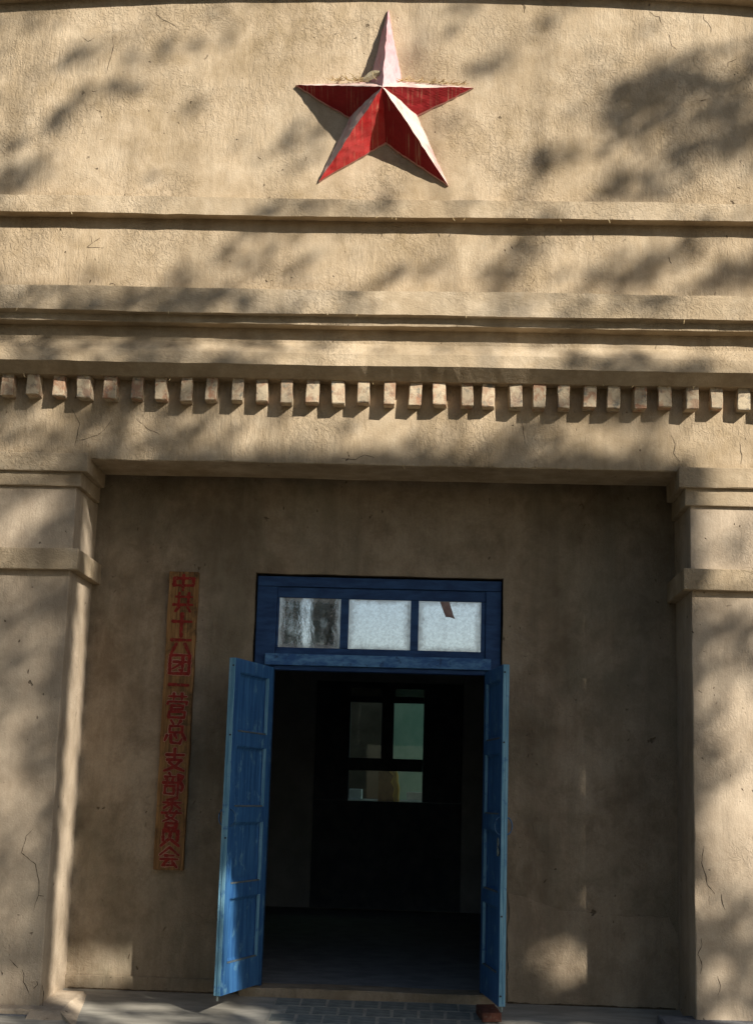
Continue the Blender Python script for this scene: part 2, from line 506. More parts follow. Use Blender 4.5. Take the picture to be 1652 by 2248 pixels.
def paving():
    bw, bd = 0.168, 0.205
    me_cache = []
    for s in range(5):
        rnd = random.Random(s)
        V = []; e = 0.006
        hx, hy = bw / 2 - 0.005, bd / 2 - 0.005
        j = lambda: rnd.uniform(-0.0025, 0.0025)
        for z, q in ((-0.04, 0), (-0.002, 0), (0.003, e)):
            for sx, sy in ((-1, -1), (1, -1), (1, 1), (-1, 1)):
                V.append((sx * (hx - q) + j(), sy * (hy - q) + j(), z))
        F = [(0, 1, 5, 4), (1, 2, 6, 5), (2, 3, 7, 6), (3, 0, 4, 7), (4, 5, 9, 8), (5, 6, 10, 9), (6, 7, 11, 10), (7, 4, 8, 11), (8, 9, 10, 11)]
        me = bpy.data.meshes.new('brick'); me.from_pydata(V, [], F); me.materials.append(M['greybrick'])
        me_cache.append(me)
    # the pale joint bed sits just above the cement, bricks are proud of it
    V = [(x, y, floor_z(y) + 0.004) for x, y in ((-0.60, -1.6), (0.80, -1.6), (0.80, 0.545), (-0.60, 0.545))]
    bed = mesh('joint_bed', V, [(0, 1, 2, 3)], M['mortar'], porch)
    rnd = random.Random(5)
    r = 0
    y = 0.545 - bd / 2
    while y > -1.55:
        x = -0.60 + bw / 2 - (bw / 2 if r % 2 else 0)
        while x < 0.80 + bw / 2:
            if -0.62 < x - bw / 2 + 0.005 + (0 if not r % 2 else 0.0) or True:
                if x - bw / 2 > -0.66 and x + bw / 2 < 0.86:
                    o = link('brick', rnd.choice(me_cache), porch)
                    o.location = (x + rnd.uniform(-.002, .002), y + rnd.uniform(-.002, .002), floor_z(y) + 0.003 + rnd.uniform(-0.0015, 0.0015))
                    o.rotation_euler = (0.0998, 0, rnd.uniform(-0.012, 0.012))
            x += bw
        y -= bd; r += 1
paving()

# ------------------------------------------------------------------ the building
B = empty('plaster_building', (0, 0, 0), 'sand coloured plaster building front with pillared porch, cornices and an open blue doorway', 'building')

XE = 4.4                        # half length of the front that is built
def arch(x):
    return -0.0135 * (x - 0.05) ** 2

# upper wall (parapet and frieze) with its shallow arched head
def arch_top(p):
    k = max(0.0, min(1.0, (p.z - 5.4) / 1.4))
    p.z += k * arch(p.x)
    return p
rough_box('upper_wall', (-XE, 0.0, 3.98), (XE, 0.42, 6.90), M['plaster'], B, step=0.10, amp=0.006, chip=0.004, seed=1, deform=arch_top, smooth=False)
moulding('coping', [(0.46, 6.83), (-0.095, 6.825), (-0.105, 6.905), (-0.15, 6.915), (-0.16, 7.0), (0.46, 7.02)], -XE - .05, XE + .05, M['plaster_h'], B, amp=0.005, seed=2, zoff=arch)
moulding('upper_ledge', [(0.06, 5.262), (-0.098, 5.252), (-0.103, 5.128), (0.06, 5.135)], -XE - .02, XE + .02, M['plaster_h'], B, amp=0.007, seed=4)
moulding('upper_cornice', [(0.06, 4.556), (-0.298, 4.541), (-0.302, 4.374), (-0.245, 4.372), (-0.238, 4.322), (0.06, 4.316)], -XE - .02, XE + .02, M['plaster_h'], B, amp=0.006, seed=6)
moulding('lower_cornice', [(0.06, 4.33), (-0.142, 4.329), (-0.14, 4.225), (-0.212, 4.132), (-0.222, 4.053), (-0.125, 3.984), (0.06, 3.987)], -XE - .01, XE + .01, M['plaster_h'], B, amp=0.006, seed=8)

# brick dentils
DX = [-2.494, -2.323, -2.146, -1.975, -1.802, -1.632, -1.471, -1.304, -1.135, -0.966, -0.803, -0.637, -0.466, -0.294, -0.129, 0.041, 0.206, 0.376, 0.543, 0.701, 0.856, 1.022, 1.185, 1.351, 1.514, 1.673, 1.841, 2.006, 2.174, 2.344]
DX = [-3.345, -3.175, -3.004, -2.834, -2.664] + DX + [2.512, 2.68, 2.848, 3.016, 3.184]
def dentils():
    rnd = random.Random(11)
    for i, x in enumerate(DX):
        w = rnd.uniform(0.074, 0.086); d = rnd.uniform(0.092, 0.112)
        zb = 3.832 + rnd.uniform(-0.008, 0.008) + (0.012 if abs(x) > 1.7 else 0)
        tilt = rnd.uniform(-0.05, 0.05); yaw = rnd.uniform(-0.10, 0.10); tap = rnd.uniform(-.002, .002)
        def df(p, x=x, tilt=tilt, yaw=yaw, zb=zb, tap=tap):
            k = (p.z - 3.98) / 0.17
            return Vector((p.x + (p.z - 3.98) * tilt + tap * k * (1 if p.x > x else -1) + p.y * yaw, p.y + (p.x - x) * yaw, p.z))
        rough_box('dentil_brick', (x - w / 2, -d, zb), (x + w / 2, 0.03, 3.992), M['dentil'], B, step=0.03, e=0.004, amp=0.0045, chip=0.004, seed=20 + i, deform=df, freq=11)
dentils()

# lintel beam
BT = 0.49
rough_box('lintel_beam', (-XE, 0.0, 3.442), (XE, BT, 3.992), M['plaster'], B, step=0.08, amp=0.006, chip=0.006, seed=31)
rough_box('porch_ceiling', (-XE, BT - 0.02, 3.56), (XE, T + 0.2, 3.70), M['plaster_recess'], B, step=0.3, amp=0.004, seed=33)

# pillars
def pillar(s):
    def bx(name, xi, xo, y0, z0, z1, parent, seed, mat='plaster_pillar', yb=T + 0.03, amp=0.0028, chip=0.0028, e=0.006, deform=None):
        lo = (min(s * xi, s * xo), y0, z0); hi = (max(s * xi, s * xo), yb, z1)
        return rough_box(name, lo, hi, M[mat], parent, step=0.07, e=e, amp=amp, chip=chip, seed=seed, deform=deform)
    k = 40 if s < 0 else 60
    if s < 0: zc = (3.345, 3.468, 3.250, 2.832, 2.692)
    else:     zc = (3.325, 3.460, 3.212, 2.795, 2.659)
    sh = bx('pillar', 2.015, 3.0, 0.0, -0.12, zc[4] + .02, B, k, amp=0.005, chip=0.004)
    sh['label'] = 'square plaster pillar left of the porch' if s < 0 else 'square plaster pillar right of the porch'
    bx('capital_block', 1.930, 3.085, -0.062, zc[0], zc[1], sh, k + 1, 'plaster_h', yb=BT - .012)
    bx('capital_step', 1.974, 3.04, -0.032, zc[2], zc[0] + .01, sh, k + 2, 'plaster_h', yb=BT + .05)
    bx('pillar_neck', 2.008, 3.008, -0.004, zc[3] - .01, zc[2] + .01, sh, k + 3, yb=T + .025)
    bx('collar', 1.955, 3.06, -0.055, zc[4], zc[3], sh, k + 4, 'plaster_h', yb=T + .02)
    return sh
PL = pillar(-1); PR = pillar(1)
def sl(p):
    if p.z > -0.3: p.z += -0.085 * (0.5 - p.y)
    return p
pll = rough_box('plinth', (-3.15, -0.115, -0.6), (-1.845, 0.46, 0.012), M['plaster_pillar'], PL, step=0.05, amp=0.008, chip=0.010, e=0.012, seed=71, deform=sl)
rough_box('plinth_facing', (-3.12, -0.135, -0.6), (-2.03, -0.1, -0.070), M['slate'], PL, step=0.06, amp=0.003, seed=72)
rough_box('plinth', (1.80, -0.30, -0.6), (3.15, 0.15, 0.030), M['slate'], PR, step=0.05, amp=0.006, chip=0.008, e=0.012, seed=73, deform=lambda p: Vector((p.x, p.y, p.z - (0.03 * (0.15 - p.y) if p.z > -.3 else 0))))

def plinth_fillet():
    # worn cement foot that spreads from the left plinth on to the floor
    A = [Vector((-1.85, 0.46, 0.006)), Vector((-1.85, 0.15, -0.022)), Vector((-1.86, -0.115, -0.045))]
    C = [Vector((-1.825, 0.47, -0.03)), Vector((-1.74, 0.10, -0.07)), Vector((-1.63, -0.50, -0.13))]
    D = [Vector((-1.90, 0.46, 0.0)), Vector((-1.95, 0.15, -0.03)), Vector((-2.05, -0.118, -0.05))]
    G = [Vector((-2.05, -0.45, -0.13))]
    V = []; F = []
    n = 14
    def cur(L, t):
        t *= 2; i = min(1, int(t)); return L[i].lerp(L[i + 1], t - i)
    for i in range(n + 1):
        t = i / n
        d, a, c = cur(D, t), cur(A, t), cur(C, t)
        row = [d, a, a.lerp(c, .12) + Vector((0.006, 0, -0.006)), a.lerp(c, .88) + Vector((.004, 0, 0)), c, c - Vector((0, 0, .12))]
        for p in row:
            V.append(p + noise.noise_vector(p * 5) * 0.0015)
    for i in range(n):
        for j in range(5):
            a = i * 6 + j
            F.append((a, a + 1, a + 7, a + 6))
    k = n * 6
    V.append(Vector((-2.05, -0.45, -0.2)))
    F.append((k, k + 1, k + 2, k + 3, k + 4, k + 5, len(V) - 1))
    mesh('plinth_foot', V, F, M['plaster_pillar'], PL)
plinth_fillet()

# back wall of the porch with the door opening
FXL, FXR, FZT = -0.874, 0.838, 2.802
def porch_wall():
    xs = sorted(set([-XE + 0.11 * i for i in range(int((FXL + XE) / 0.11))] + [FXL] + [FXL + (FXR - FXL) * i / 16 for i in range(1, 16)] + [FXR] + [FXR + 0.11 * i for i in range(1, int((XE - FXR) / 0.11))] + [XE]))
    zs = sorted(set([-0.12] + [0.1 * i for i in range(29)] + [FZT] + [2.9 + 0.1 * i for i in range(8)]))
    zs = [z for z in zs if abs(z - 2.8) > 0.005 or z == FZT]
    V = []; F = []; vid = {}
    def v(i, k, layer):
        key = (i, k, layer)
        if key not in vid:
            x, z = xs[i], zs[k]
            y = T if layer == 0 else T + 0.30
            p = Vector((x, y, z))
            if layer == 0:
                p.y += 0.006 * noise.noise(p * 1.7) + 0.003 * noise.noise(p * 6)
            if abs(x - FXL) < .01 or abs(x - FXR) < .01: p.x += 0.004 * noise.noise(Vector((x, 0, z * 5)))
            if abs(z - FZT) < .01: p.z += 0.005 * noise.noise(Vector((x * 4, 3, 0)))
            vid[key] = len(V); V.append(p)
        return vid[key]
    def hole(i, k):
        return xs[i] >= FXL - 1e-4 and xs[i + 1] <= FXR + 1e-4 and zs[k + 1] <= FZT + 1e-4
    for i in range(len(xs) - 1):
        for k in range(len(zs) - 1):
            if hole(i, k): continue
            for L in (0, 1):
                q = (v(i, k, L), v(i + 1, k, L), v(i + 1, k + 1, L), v(i, k + 1, L))
                F.append(q if L == 0 else q[::-1])
    il, ir, kt = xs.index(FXL), xs.index(FXR), zs.index(FZT)
    for k in range(kt):
        F.append((v(il, k, 0), v(il, k + 1, 0), v(il, k + 1, 1), v(il, k, 1)))
        F.append((v(ir, k, 0), v(ir, k, 1), v(ir, k + 1, 1), v(ir, k + 1, 0)))
    for i in range(il, ir):
        F.append((v(i, kt, 0), v(i + 1, kt, 0), v(i + 1, kt, 1), v(i, kt, 1)))
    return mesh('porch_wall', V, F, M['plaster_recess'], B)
PW = porch_wall()
rough_box('skirting', (-2.05, T - 0.022, -0.06), (-0.885, T + 0.05, 0.088), M['plaster_recess'], PW, step=0.06, amp=0.004, chip=0.006, seed=81)

# a repaired strip low on the right of the porch wall
def patch(name, pts, y, mat):
    D = []
    P = [Vector((x, 0, z)) for x, z in pts]
    for a, c in zip(P, P[1:] + P[:1]):
        n = max(2, int((c - a).length / 0.025))
        for i in range(n):
            p = a.lerp(c, i / n)
            D.append(p + Vector((noise.noise(p * 14), 0, noise.noise(p * 14 + Vector((5, 0, 0))))) * 0.012)
    V = [(p.x, y, p.z) for p in D] + [(p.x, T + 0.03, p.z) for p in D]
    m = len(D)
    F = [tuple(range(m))] + [(i, (i + 1) % m, m + (i + 1) % m, m + i) for i in range(m)]
    return mesh(name, V, F, mat, PW)
patch('plaster_patch', [(0.90, -0.1), (2.03, -0.1), (2.03, 0.40), (1.95, 0.58), (1.60, 0.575), (1.25, 0.60), (1.05, 0.66), (0.90, 0.70)], T - 0.0085, M['plaster_patch'])

# cracks in the plaster
CRACKS = [
('pl',[(-2.133,1.039),(-2.175,0.993),(-2.182,0.938),(-2.199,0.886),(-2.153,0.857),(-2.105,0.82),(-2.088,0.766),(-2.071,0.695),(-2.071,0.63),(-2.088,0.581),(-2.092,0.532)]),
('pl',[(-2.071,0.63),(-2.035,0.628)]),
('pl',[(-1.997,-0.045),(-1.996,0.051),(-2.011,0.089)]),
('pl',[(-2.06,0.066),(-2.039,0.093),(-2.046,0.112)]),
('pl',[(-2.226,0.237),(-2.194,0.214),(-2.169,0.188)]),
('pl',[(-2.08,0.027),(-2.112,0.081),(-2.129,0.105),(-2.127,0.143),(-2.14,0.182)]),
('pr',[(2.069,1.059),(2.057,0.96),(2.084,0.873),(2.092,0.83),(2.138,0.772)]),
('pr',[(2.177,0.773),(2.182,0.725),(2.198,0.677)]),
('pr',[(2.049,0.505),(2.055,0.471),(2.03,0.408),(2.05,0.366),(2.054,0.342),(2.044,0.294)]),
('pr',[(2.147,0.283),(2.166,0.231),(2.15,0.174)]),
('up',[(1.766,6.699),(1.797,6.67),(1.832,6.663),(1.832,6.636),(1.851,6.602)]),
('up',[(2.132,6.681),(2.135,6.643),(2.166,6.613),(2.185,6.584),(2.181,6.545)]),
('up',[(1.897,6.53),(1.905,6.484),(1.916,6.441),(1.951,6.416)]),
('up',[(2.297,6.293),(2.298,6.327),(2.356,6.353)]),
('up',[(-1.968,6.481),(-1.963,6.395),(-1.97,6.326),(-1.993,6.241),(-1.994,6.198)]),
('up',[(-2.184,6.47),(-2.141,6.435),(-2.103,6.467)]),
('up',[(-1.673,6.708),(-1.67,6.648),(-1.615,6.605),(-1.549,6.567),(-1.516,6.545)]),
('fr',[(-2.028,5.007),(-2.016,4.95),(-2.053,4.92),(-1.959,4.918)]),
('fr',[(-2.016,4.95),(-1.964,4.992)]),
('be',[(-1.805,3.713),(-1.846,3.642),(-1.897,3.602),(-2.039,3.56)]),
('be',[(-1.637,3.724),(-1.572,3.663),(-1.478,3.618)]),
('be',[(-2.069,3.778),(-2.017,3.685),(-2.037,3.529)]),
('be',[(-0.261,3.481),(-0.171,3.475),(-0.111,3.507),(-0.036,3.486)]),
('be',[(1.889,3.687),(1.918,3.626),(1.903,3.565),(1.947,3.505)]),
('be',[(2.332,3.635),(2.346,3.559),(2.338,3.498)]),
('be',[(0.921,3.744),(0.938,3.606)]),
]
from mathutils.bvhtree import BVHTree
_bv = []
for _n in ('upper_wall', 'lintel_beam', 'pillar', 'pillar.001', 'upper_ledge', 'upper_cornice'):
    _me = bpy.data.objects[_n].data
    _bv.append(BVHTree.FromPolygons([v.co for v in _me.vertices], [tuple(p.vertices) for p in _me.polygons]))
def surf_y(x, z):
    h = [b.ray_cast(Vector((x, -2, z)), Vector((0, 1, 0)))[0] for b in _bv]
    h = [q.y for q in h if q is not None]
    return (min(h) if h else 0.0) - 0.0012
def crack(name, pts, y, parent, w=0.0045):
    P = [Vector((x, 0, z)) for x, z in pts]
    D = []
    for a, b in zip(P, P[1:]):
        n = max(2, int((b - a).length / 0.012))
        for i in range(n):
            D.append(a.lerp(b, i / n))
    D.append(P[-1])
    V = []; F = []
    m = len(D)
    ys = [surf_y(p.x, p.z) for p in D]
    for i, p in enumerate(D):
        y = ys[i]
        t = (D[min(i + 1, m - 1)] - D[max(i - 1, 0)]).normalized()
        nrm = Vector((-t.z, 0, t.x))
        ww = w * (0.25 + 0.75 * math.sin(math.pi * min(1, max(0, (i + .4) / m))) ** .6) * (0.75 + 0.7 * noise.noise(p * 40))
        q = p + nrm * 0.006 * noise.noise(p * 23)
        for s in (-1, 1):
            V.append((q.x + nrm.x * ww * s * .5, y, q.z + nrm.z * ww * s * .5))
    for i in range(m - 1):
        F.append((2 * i, 2 * i + 1, 2 * i + 3, 2 * i + 2))
    return mesh(name, V, F, M['crack'], parent)
for tg, pts in CRACKS:
    par = {'pl': PL, 'pr': PR}.get(tg, B)
    crack('crack', pts, -0.0095, par, w=0.0055 if tg in ('pl', 'pr') else 0.005)

# ------------------------------------------------------------------ doorway: frame, transom, leaves
CX = (FXL + FXR) / 2
def bar(name, x0, x1, y0, y1, z0, z1, mat, parent, seed=0):
    return rough_box(name, (x0, y0, z0), (x1, y1, z1), M[mat], parent, step=0.15, e=0.004, amp=0.0015, chip=0.002, seed=seed)
TW = bar('transom_window', FXL + .014, FXR - .012, T + 0.03, T + 0.10, 2.716, FZT - .016, 'navy', B, 90)   # head of the frame
TW['label'] = 'dark blue three pane transom window'
bar('jamb', FXL + .014, -0.722, T + 0.031, T + 0.101, 0.0, 2.714, 'navy', TW, 91)
bar('jamb', 0.722, FXR - .012, T + 0.031, T + 0.101, 0.0, 2.714, 'navy', TW, 92)
bar('transom_rail', -0.784, 0.760, T - 0.012, T + 0.104, 2.168, 2.246, 'bar_blue', TW, 93)
bar('transom_lip', -0.724, 0.722, T + 0.012, T + 0.098, 2.136, 2.166, 'navy', TW, 94)
# sash round the panes
bar('sash_rail', -0.7215, 0.7215, T + 0.045, T + 0.085, 2.640, 2.714, 'navy', TW, 95)
bar('sash_rail', -0.7215, 0.7215, T + 0.045, T + 0.085, 2.248, 2.296, 'navy', TW, 96)
for x0, x1 in ((-0.7205, -0.705), (-0.279, -0.223), (0.206, 0.261), (0.690, 0.7205)):
    bar('mullion', x0, x1, T + 0.042, T + 0.084, 2.297, 2.639, 'navy', TW, 97 + int(x0 * 9))
for x0, x1 in ((-0.706, -0.278), (-0.224, 0.207), (0.260, 0.691)):
    rough_box('pane', (x0, T + 0.058, 2.292), (x1, T + 0.062, 2.644), M['pane'], TW, step=0.2, e=0.001, amp=0.0, chip=0.0)
Vq = [Vector((x, T + 0.0555, z)) for x, z in ((0.405, 2.638), (0.470, 2.638), (0.500, 2.545), (0.512, 2.520), (0.478, 2.532), (0.446, 2.534), (0.425, 2.585))]
mesh('paper_scrap', Vq + [v + Vector((0, 0.0012, 0)) for v in Vq], [tuple(range(7)), tuple(range(13, 6, -1))] + [(i, (i + 1) % 7, 7 + (i + 1) % 7, 7 + i) for i in range(7)], M['scrap'], TW, label='torn reddish brown paper scrap on the right pane')  # reflected shape set on the glass as a thin sheet
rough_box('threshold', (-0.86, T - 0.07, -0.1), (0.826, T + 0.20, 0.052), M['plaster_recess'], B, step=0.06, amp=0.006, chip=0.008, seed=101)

Z3 = Vector((0, 0, 1))
def door_leaf(s, tip, label):
    H = Vector((s * 0.719, T + 0.0, 0.0)); Tp = Vector((tip[0], tip[1], 0))
    A = (Tp - H); L = A.length; A.normalize()
    Nn = Vector((-A.y, A.x, 0))
    if Nn.x * s > 0: Nn = -Nn            # towards the middle of the doorway: the face one sees
    th = 0.042
    zb, zt = 0.068, 2.150
    zr = [(zb, 0.252), (0.648, 0.734), (1.116, 1.212), (1.597, 1.685), (2.067, zt)]
    sw = 0.095
    O = H.copy()
    leaf = mesh('door_leaf', *obox(O, A, -Nn, Z3, (0.0, sw), (0.0, th), (zb, zt)), M['blue'], B)   # hinge stile carries the leaf
    leaf['label'] = label
    mesh('stile', *obox(O, A, -Nn, Z3, (L - sw, L - 0.010), (0.0, th), (zb, zt)), M['blue'], leaf)
    # worn meeting edge, sky light painted in: two strips with a rebate between
    mesh('meeting_edge', *obox(O, A, -Nn, Z3, (L - 0.0098, L + 0.004), (0.0015, th * 0.46), (zb + .002, zt - .002)), M['blue_worn'], leaf)
    mesh('meeting_edge', *obox(O, A, -Nn, Z3, (L - 0.0098, L - 0.001), (th * 0.52, th - .0015), (zb + .002, zt - .002)), M['blue_worn'], leaf)
    for z0, z1 in zr:
        mesh('rail', *obox(O, A, -Nn, Z3, (sw + .0003, L - sw - .0003), (0.0012, th - .001), (z0, z1)), M['blue'], leaf)
    for (a0, a1), (b0, b1) in zip(zr, zr[1:]):
        z0, z1 = a1, b0
        x0, x1 = sw + .001, L - sw - .001
        V = []
        for q, d in ((0.0, 0.004), (0.008, 0.007), (0.010, 0.020), (0.026, 0.026)):
            for x, z in ((x0 + q, z0 + q), (x1 - q, z0 + q), (x1 - q, z1 - q), (x0 + q, z1 - q)):
                V.append(O + A * x - Nn * d + Z3 * z)
        for x, z in ((x0, z0), (x1, z0), (x1, z1), (x0, z1)):
            V.append(O + A * x - Nn * (th - .008) + Z3 * z)
        F = []
        for r in range(3):
            for q in range(4):
                a = r * 4 + q; b = r * 4 + (q + 1) % 4
                F.append((a, b, b + 4, a + 4))
        F.append((12, 13, 14, 15)); F.append((16, 19, 18, 17))
        for q in range(4):
            F.append((q, (q + 1) % 4, 16 + (q + 1) % 4, 16 + q))
        mesh('panel', V, F, M['blue'], leaf)
        mesh('panel_bead', *obox(O, A, -Nn, Z3, (x0 + .020, x1 - .002), (-0.002, 0.012), (z0 + .001, z0 + .010)), M['dusty'], leaf)
        mesh('panel_bead', *obox(O, A, -Nn, Z3, (x0 + .001, x0 + .018), (-0.005, 0.012), (z0 + .002, z1 - .002)), M['blue_worn'], leaf)  # pale strip painting in the light on the hinge side chamfer
    # ring pulls on both faces
    zc = 1.145
    for d, mt in ((0.0, 'darkmetal'), (-th, 'darkmetal')):
        c = O + A * (L - 0.035) + Nn * d + Z3 * zc
        pts = [c + Nn * (0.034 * math.cos(a)) * (1 if d == 0 else -1) + Z3 * 0.052 * math.sin(a) for a in [(-0.5 + i / 14) * math.pi for i in range(15)]]
        mesh('ring_pull', *tube(pts, 0.0045, 8), M[mt], leaf, smooth=True)
    for z in ((2.10, 1.66, 1.02) if s < 0 else (2.10, 1.66, 0.60, 0.13)):
        c = O + A * (L + 0.0038) - Nn * (th * 0.25) + Z3 * z
        mesh('screw', *tube([c, c + A * 0.0025], 0.0062, 8), M['hole'], leaf)
    if s > 0:
        c0 = O + A * (L - 0.045) + Nn * 0.010
        for z, r in ((1.047, 0.024), (0.985, 0.024)):
            c = c0 + Z3 * z
            mesh('chain_link', *tube([c + A * r * math.cos(q * .4189) + Z3 * r * math.sin(q * .4189) for q in range(15)], 0.0035, 6, True), M['metal'], leaf, smooth=True)
        mesh('chain_link', *tube([c0 + Z3 * (1.016 + 0.011 * math.sin(q * .785)) + Nn * 0.006 * math.cos(q * .785) for q in range(8)], 0.003, 6, True), M['metal'], leaf, smooth=True)
        V, F = tube([c0 + Z3 * 0.985 - Nn * .004, c0 + Z3 * 0.985 - Nn * .007], 0.022, 12)
        mesh('lock_plate', V, F, M['hole'], leaf)
    V, F = tube([O + A * (L - 0.012) - Nn * th * .5 + Z3 * (zb + .004), O + A * (L - 0.012) - Nn * th * .5 + Z3 * (zb - 0.03)], 0.007, 8)
    mesh('floor_bolt', V, F, M['metal'], leaf)
    return leaf
door_leaf(-1, (-0.893, -0.056), 'left blue door leaf swung outward, sunlit low on its edge')
door_leaf(1, (0.812, -0.073), 'right blue door leaf swung outward, with chain links')

# ------------------------------------------------------------------ hall inside and yard beyond
YB = 8.0
def hall():
    y0 = T + 0.28
    bxs = lambda name, lo, hi, mat, seed: rough_box(name, lo, hi, M[mat], B, step=0.8, amp=0.003, chip=0.003, seed=seed)
    bxs('hall_floor', (-2.6, T + 0.19, -0.3), (2.6, YB, 0.03), 'inside_floor', 111)
    bxs('hall_ceiling', (-2.6, y0, 3.2), (2.6, YB, 3.4), 'inside', 112)
    bxs('hall_wall', (-2.8, y0, -0.1), (-2.58, YB + .2, 3.3), 'inside', 113)
    bxs('hall_wall', (2.58, y0, -0.1), (2.8, YB + .2, 3.3), 'inside', 114)
    # end wall round the glazed door
    bxs('end_wall', (-2.6, YB, 0.0), (-1.00, YB + 0.2, 3.25), 'inside', 115)
    bxs('end_wall', (0.72, YB, 0.0), (2.6, YB + 0.2, 3.25), 'inside', 116)
    bxs('end_wall', (-1.001, YB + .002, 2.62), (0.721, YB + 0.2, 3.25), 'inside', 117)
    roofz = 3.4
hall()
def hall_door():
    def jb(name, x0, x1, z0, z1, par, y0=YB + 0.05, y1=YB + 0.11, mat='inside_wood'):
        return rough_box(name, (x0, y0, z0), (x1, y1, z1), M[mat], par, step=0.5, e=0.004, amp=0.001, chip=0.001)
    d = jb('hall_door', -1.0, 0.72, 0.03, 1.245, B)
    d['label'] = 'dark glazed door at the far end of the hall'
    jb('door_stile', -1.0, -0.60, 1.246, 2.62, d)
    jb('door_stile', 0.257, 0.72, 1.246, 2.455, d)
    jb('door_rail', -0.599, 0.256, 1.594, 1.737, d)
    jb('door_mullion', -0.232, -0.09, 1.738, 2.383, d)
    jb('door_rail', -0.599, 0.256, 2.384, 2.456, d)
    jb('door_mullion', -0.253, -0.084, 2.457, 2.548, d)
    jb('door_rail', -0.599, 0.72, 2.549, 2.62, d)
    jb('door_rail', 0.258, 0.72, 2.457, 2.548, d)  # wood added over a pane to dim the bright strip
    for x0, x1, z0, z1 in ((-0.60, -0.231, 1.736, 2.385), (-0.091, 0.258, 1.736, 2.385), (-0.60, 0.258, 1.244, 1.595), (-0.60, -0.252, 2.455, 2.55), (-0.085, 0.26, 2.455, 2.55)):
        rough_box('pane', (x0, YB + 0.078, z0), (x1, YB + 0.082, z1), M['pane_dim' if z0 > 2.4 else 'pane_in'], d, step=1, e=0.001, amp=0, chip=0)
    # moulded lower panels
    for x0, x1 in ((-0.92, -0.18), (-0.10, 0.64)):
        for z0, z1 in ((0.18, 0.62), (0.70, 1.12)):
            jb('panel', x0, x1, z0, z1, d, YB + 0.042, YB + 0.052)
hall_door()
# the back yard seen through the hall door
w1 = rough_box('rear_wall', (-0.40, 11.6, -0.4), (3.4, 11.8, 5.2), M['mint'], None, step=0.6, amp=0.004, seed=121)
w1['label'] = 'mint green painted wall glimpsed through the hall door glass'; w1['category'] = 'wall'
w2 = rough_box('rear_curtain', (-2.6, 10.8, -0.4), (-0.26, 10.86, 5.0), M['yardgrey'], None, step=0.5, amp=0.02, seed=122)
w2['label'] = 'dull brown hanging behind the left hall door pane'; w2['category'] = 'curtain'
w3 = rough_box('white_ledge', (-1.4, 9.3, 1.18), (0.9, 9.6, 1.264), M['white'], None, step=0.3, amp=0.004, seed=123)
w3['label'] = 'white ledge crossing behind the lower hall door pane'; w3['category'] = 'ledge'
rough_box('ledge_foot', (-1.3, 9.35, -0.35), (0.8, 9.55, 1.18), M['yardgrey'], w3, step=0.5, seed=124)
for x0, x1, h, lab in ((-0.66, -0.50, 0.12, 'white paper stack on the ledge behind the hall door, left'), (0.06, 0.30, 0.10, 'white paper stack on the ledge behind the hall door, right')):
    q = rough_box('paper_stack', (x0, 9.34, 1.264), (x1, 9.52, 1.264 + h), M['white'], None, step=0.04, amp=0.006, seed=126)
    q['label'] = lab; q['category'] = 'papers'
w4 = rough_box('wooden_post', (-0.272, 8.62, -0.35), (-0.075, 8.72, 1.63), M['ochre'], None, step=0.2, amp=0.004, seed=125)
w4['label'] = 'ochre wooden post just behind the hall door glass'; w4['category'] = 'post'
Vc = []; Fc = []
pts = [(-0.105, 8.55, 1.62), (-0.06, 8.55, 1.55), (-0.075, 8.55, 1.48), (-0.045, 8.55, 1.40), (-0.055, 8.55, 1.32), (-0.045, 8.55, 1.24)]
w5 = mesh('yellow_ribbon', *tube(pts, [0.045, 0.03, 0.045, 0.034, 0.04, 0.03], 8), M['yellow'], smooth=True)
w5['label'] = 'yellow ribbon hanging beside the post behind the hall glass'; w5['category'] = 'ribbon'

# dark gap where the porch wall meets the floor
def base_gap(x0, x1, y, seed):
    V = []; F = []
    n = int((x1 - x0) / 0.02)
    for i in range(n + 1):
        x = x0 + (x1 - x0) * i / n
        h = 0.008 * max(0.1, 0.7 + 1.3 * noise.noise(Vector((x * 5, seed, 0))) + 0.8 * noise.noise(Vector((x * 23, seed, 3))))
        zb = floor_z(y) + 0.002
        V += [(x, y - 0.002, zb), (x, y, zb + h + 0.002), (x, y + 0.01, zb + h)]
    for i in range(n):
        a = 3 * i
        F += [(a, a + 1, a + 4, a + 3), (a + 1, a + 2, a + 5, a + 4)]
    mesh('base_gap', V, F, M['crack'], PW)
base_gap(-1.99, -0.90, T - 0.028, 1)
base_gap(0.90, 1.99, T - 0.014, 2)

rough_box('roof', (-XE + .05, 0.35, 6.0), (XE - .05, YB + 0.4, 6.18), M['slate'], B, step=1.0, amp=0.004, seed=131)
rough_box('side_wall', (-XE + .02, T + 0.05, -0.5), (-XE + 0.3, YB + 0.3, 6.05), M['plaster'], B, step=0.6, amp=0.006, seed=132)
rough_box('side_wall', (XE - 0.3, T + 0.05, -0.5), (XE - .02, YB + 0.3, 6.05), M['plaster'], B, step=0.6, amp=0.006, seed=133)
rough_box('rear_upper_wall', (-XE + .1, YB + 0.02, 3.22), (XE - .1, YB + 0.28, 6.02), M['plaster'], B, step=0.8, amp=0.006, seed=134)

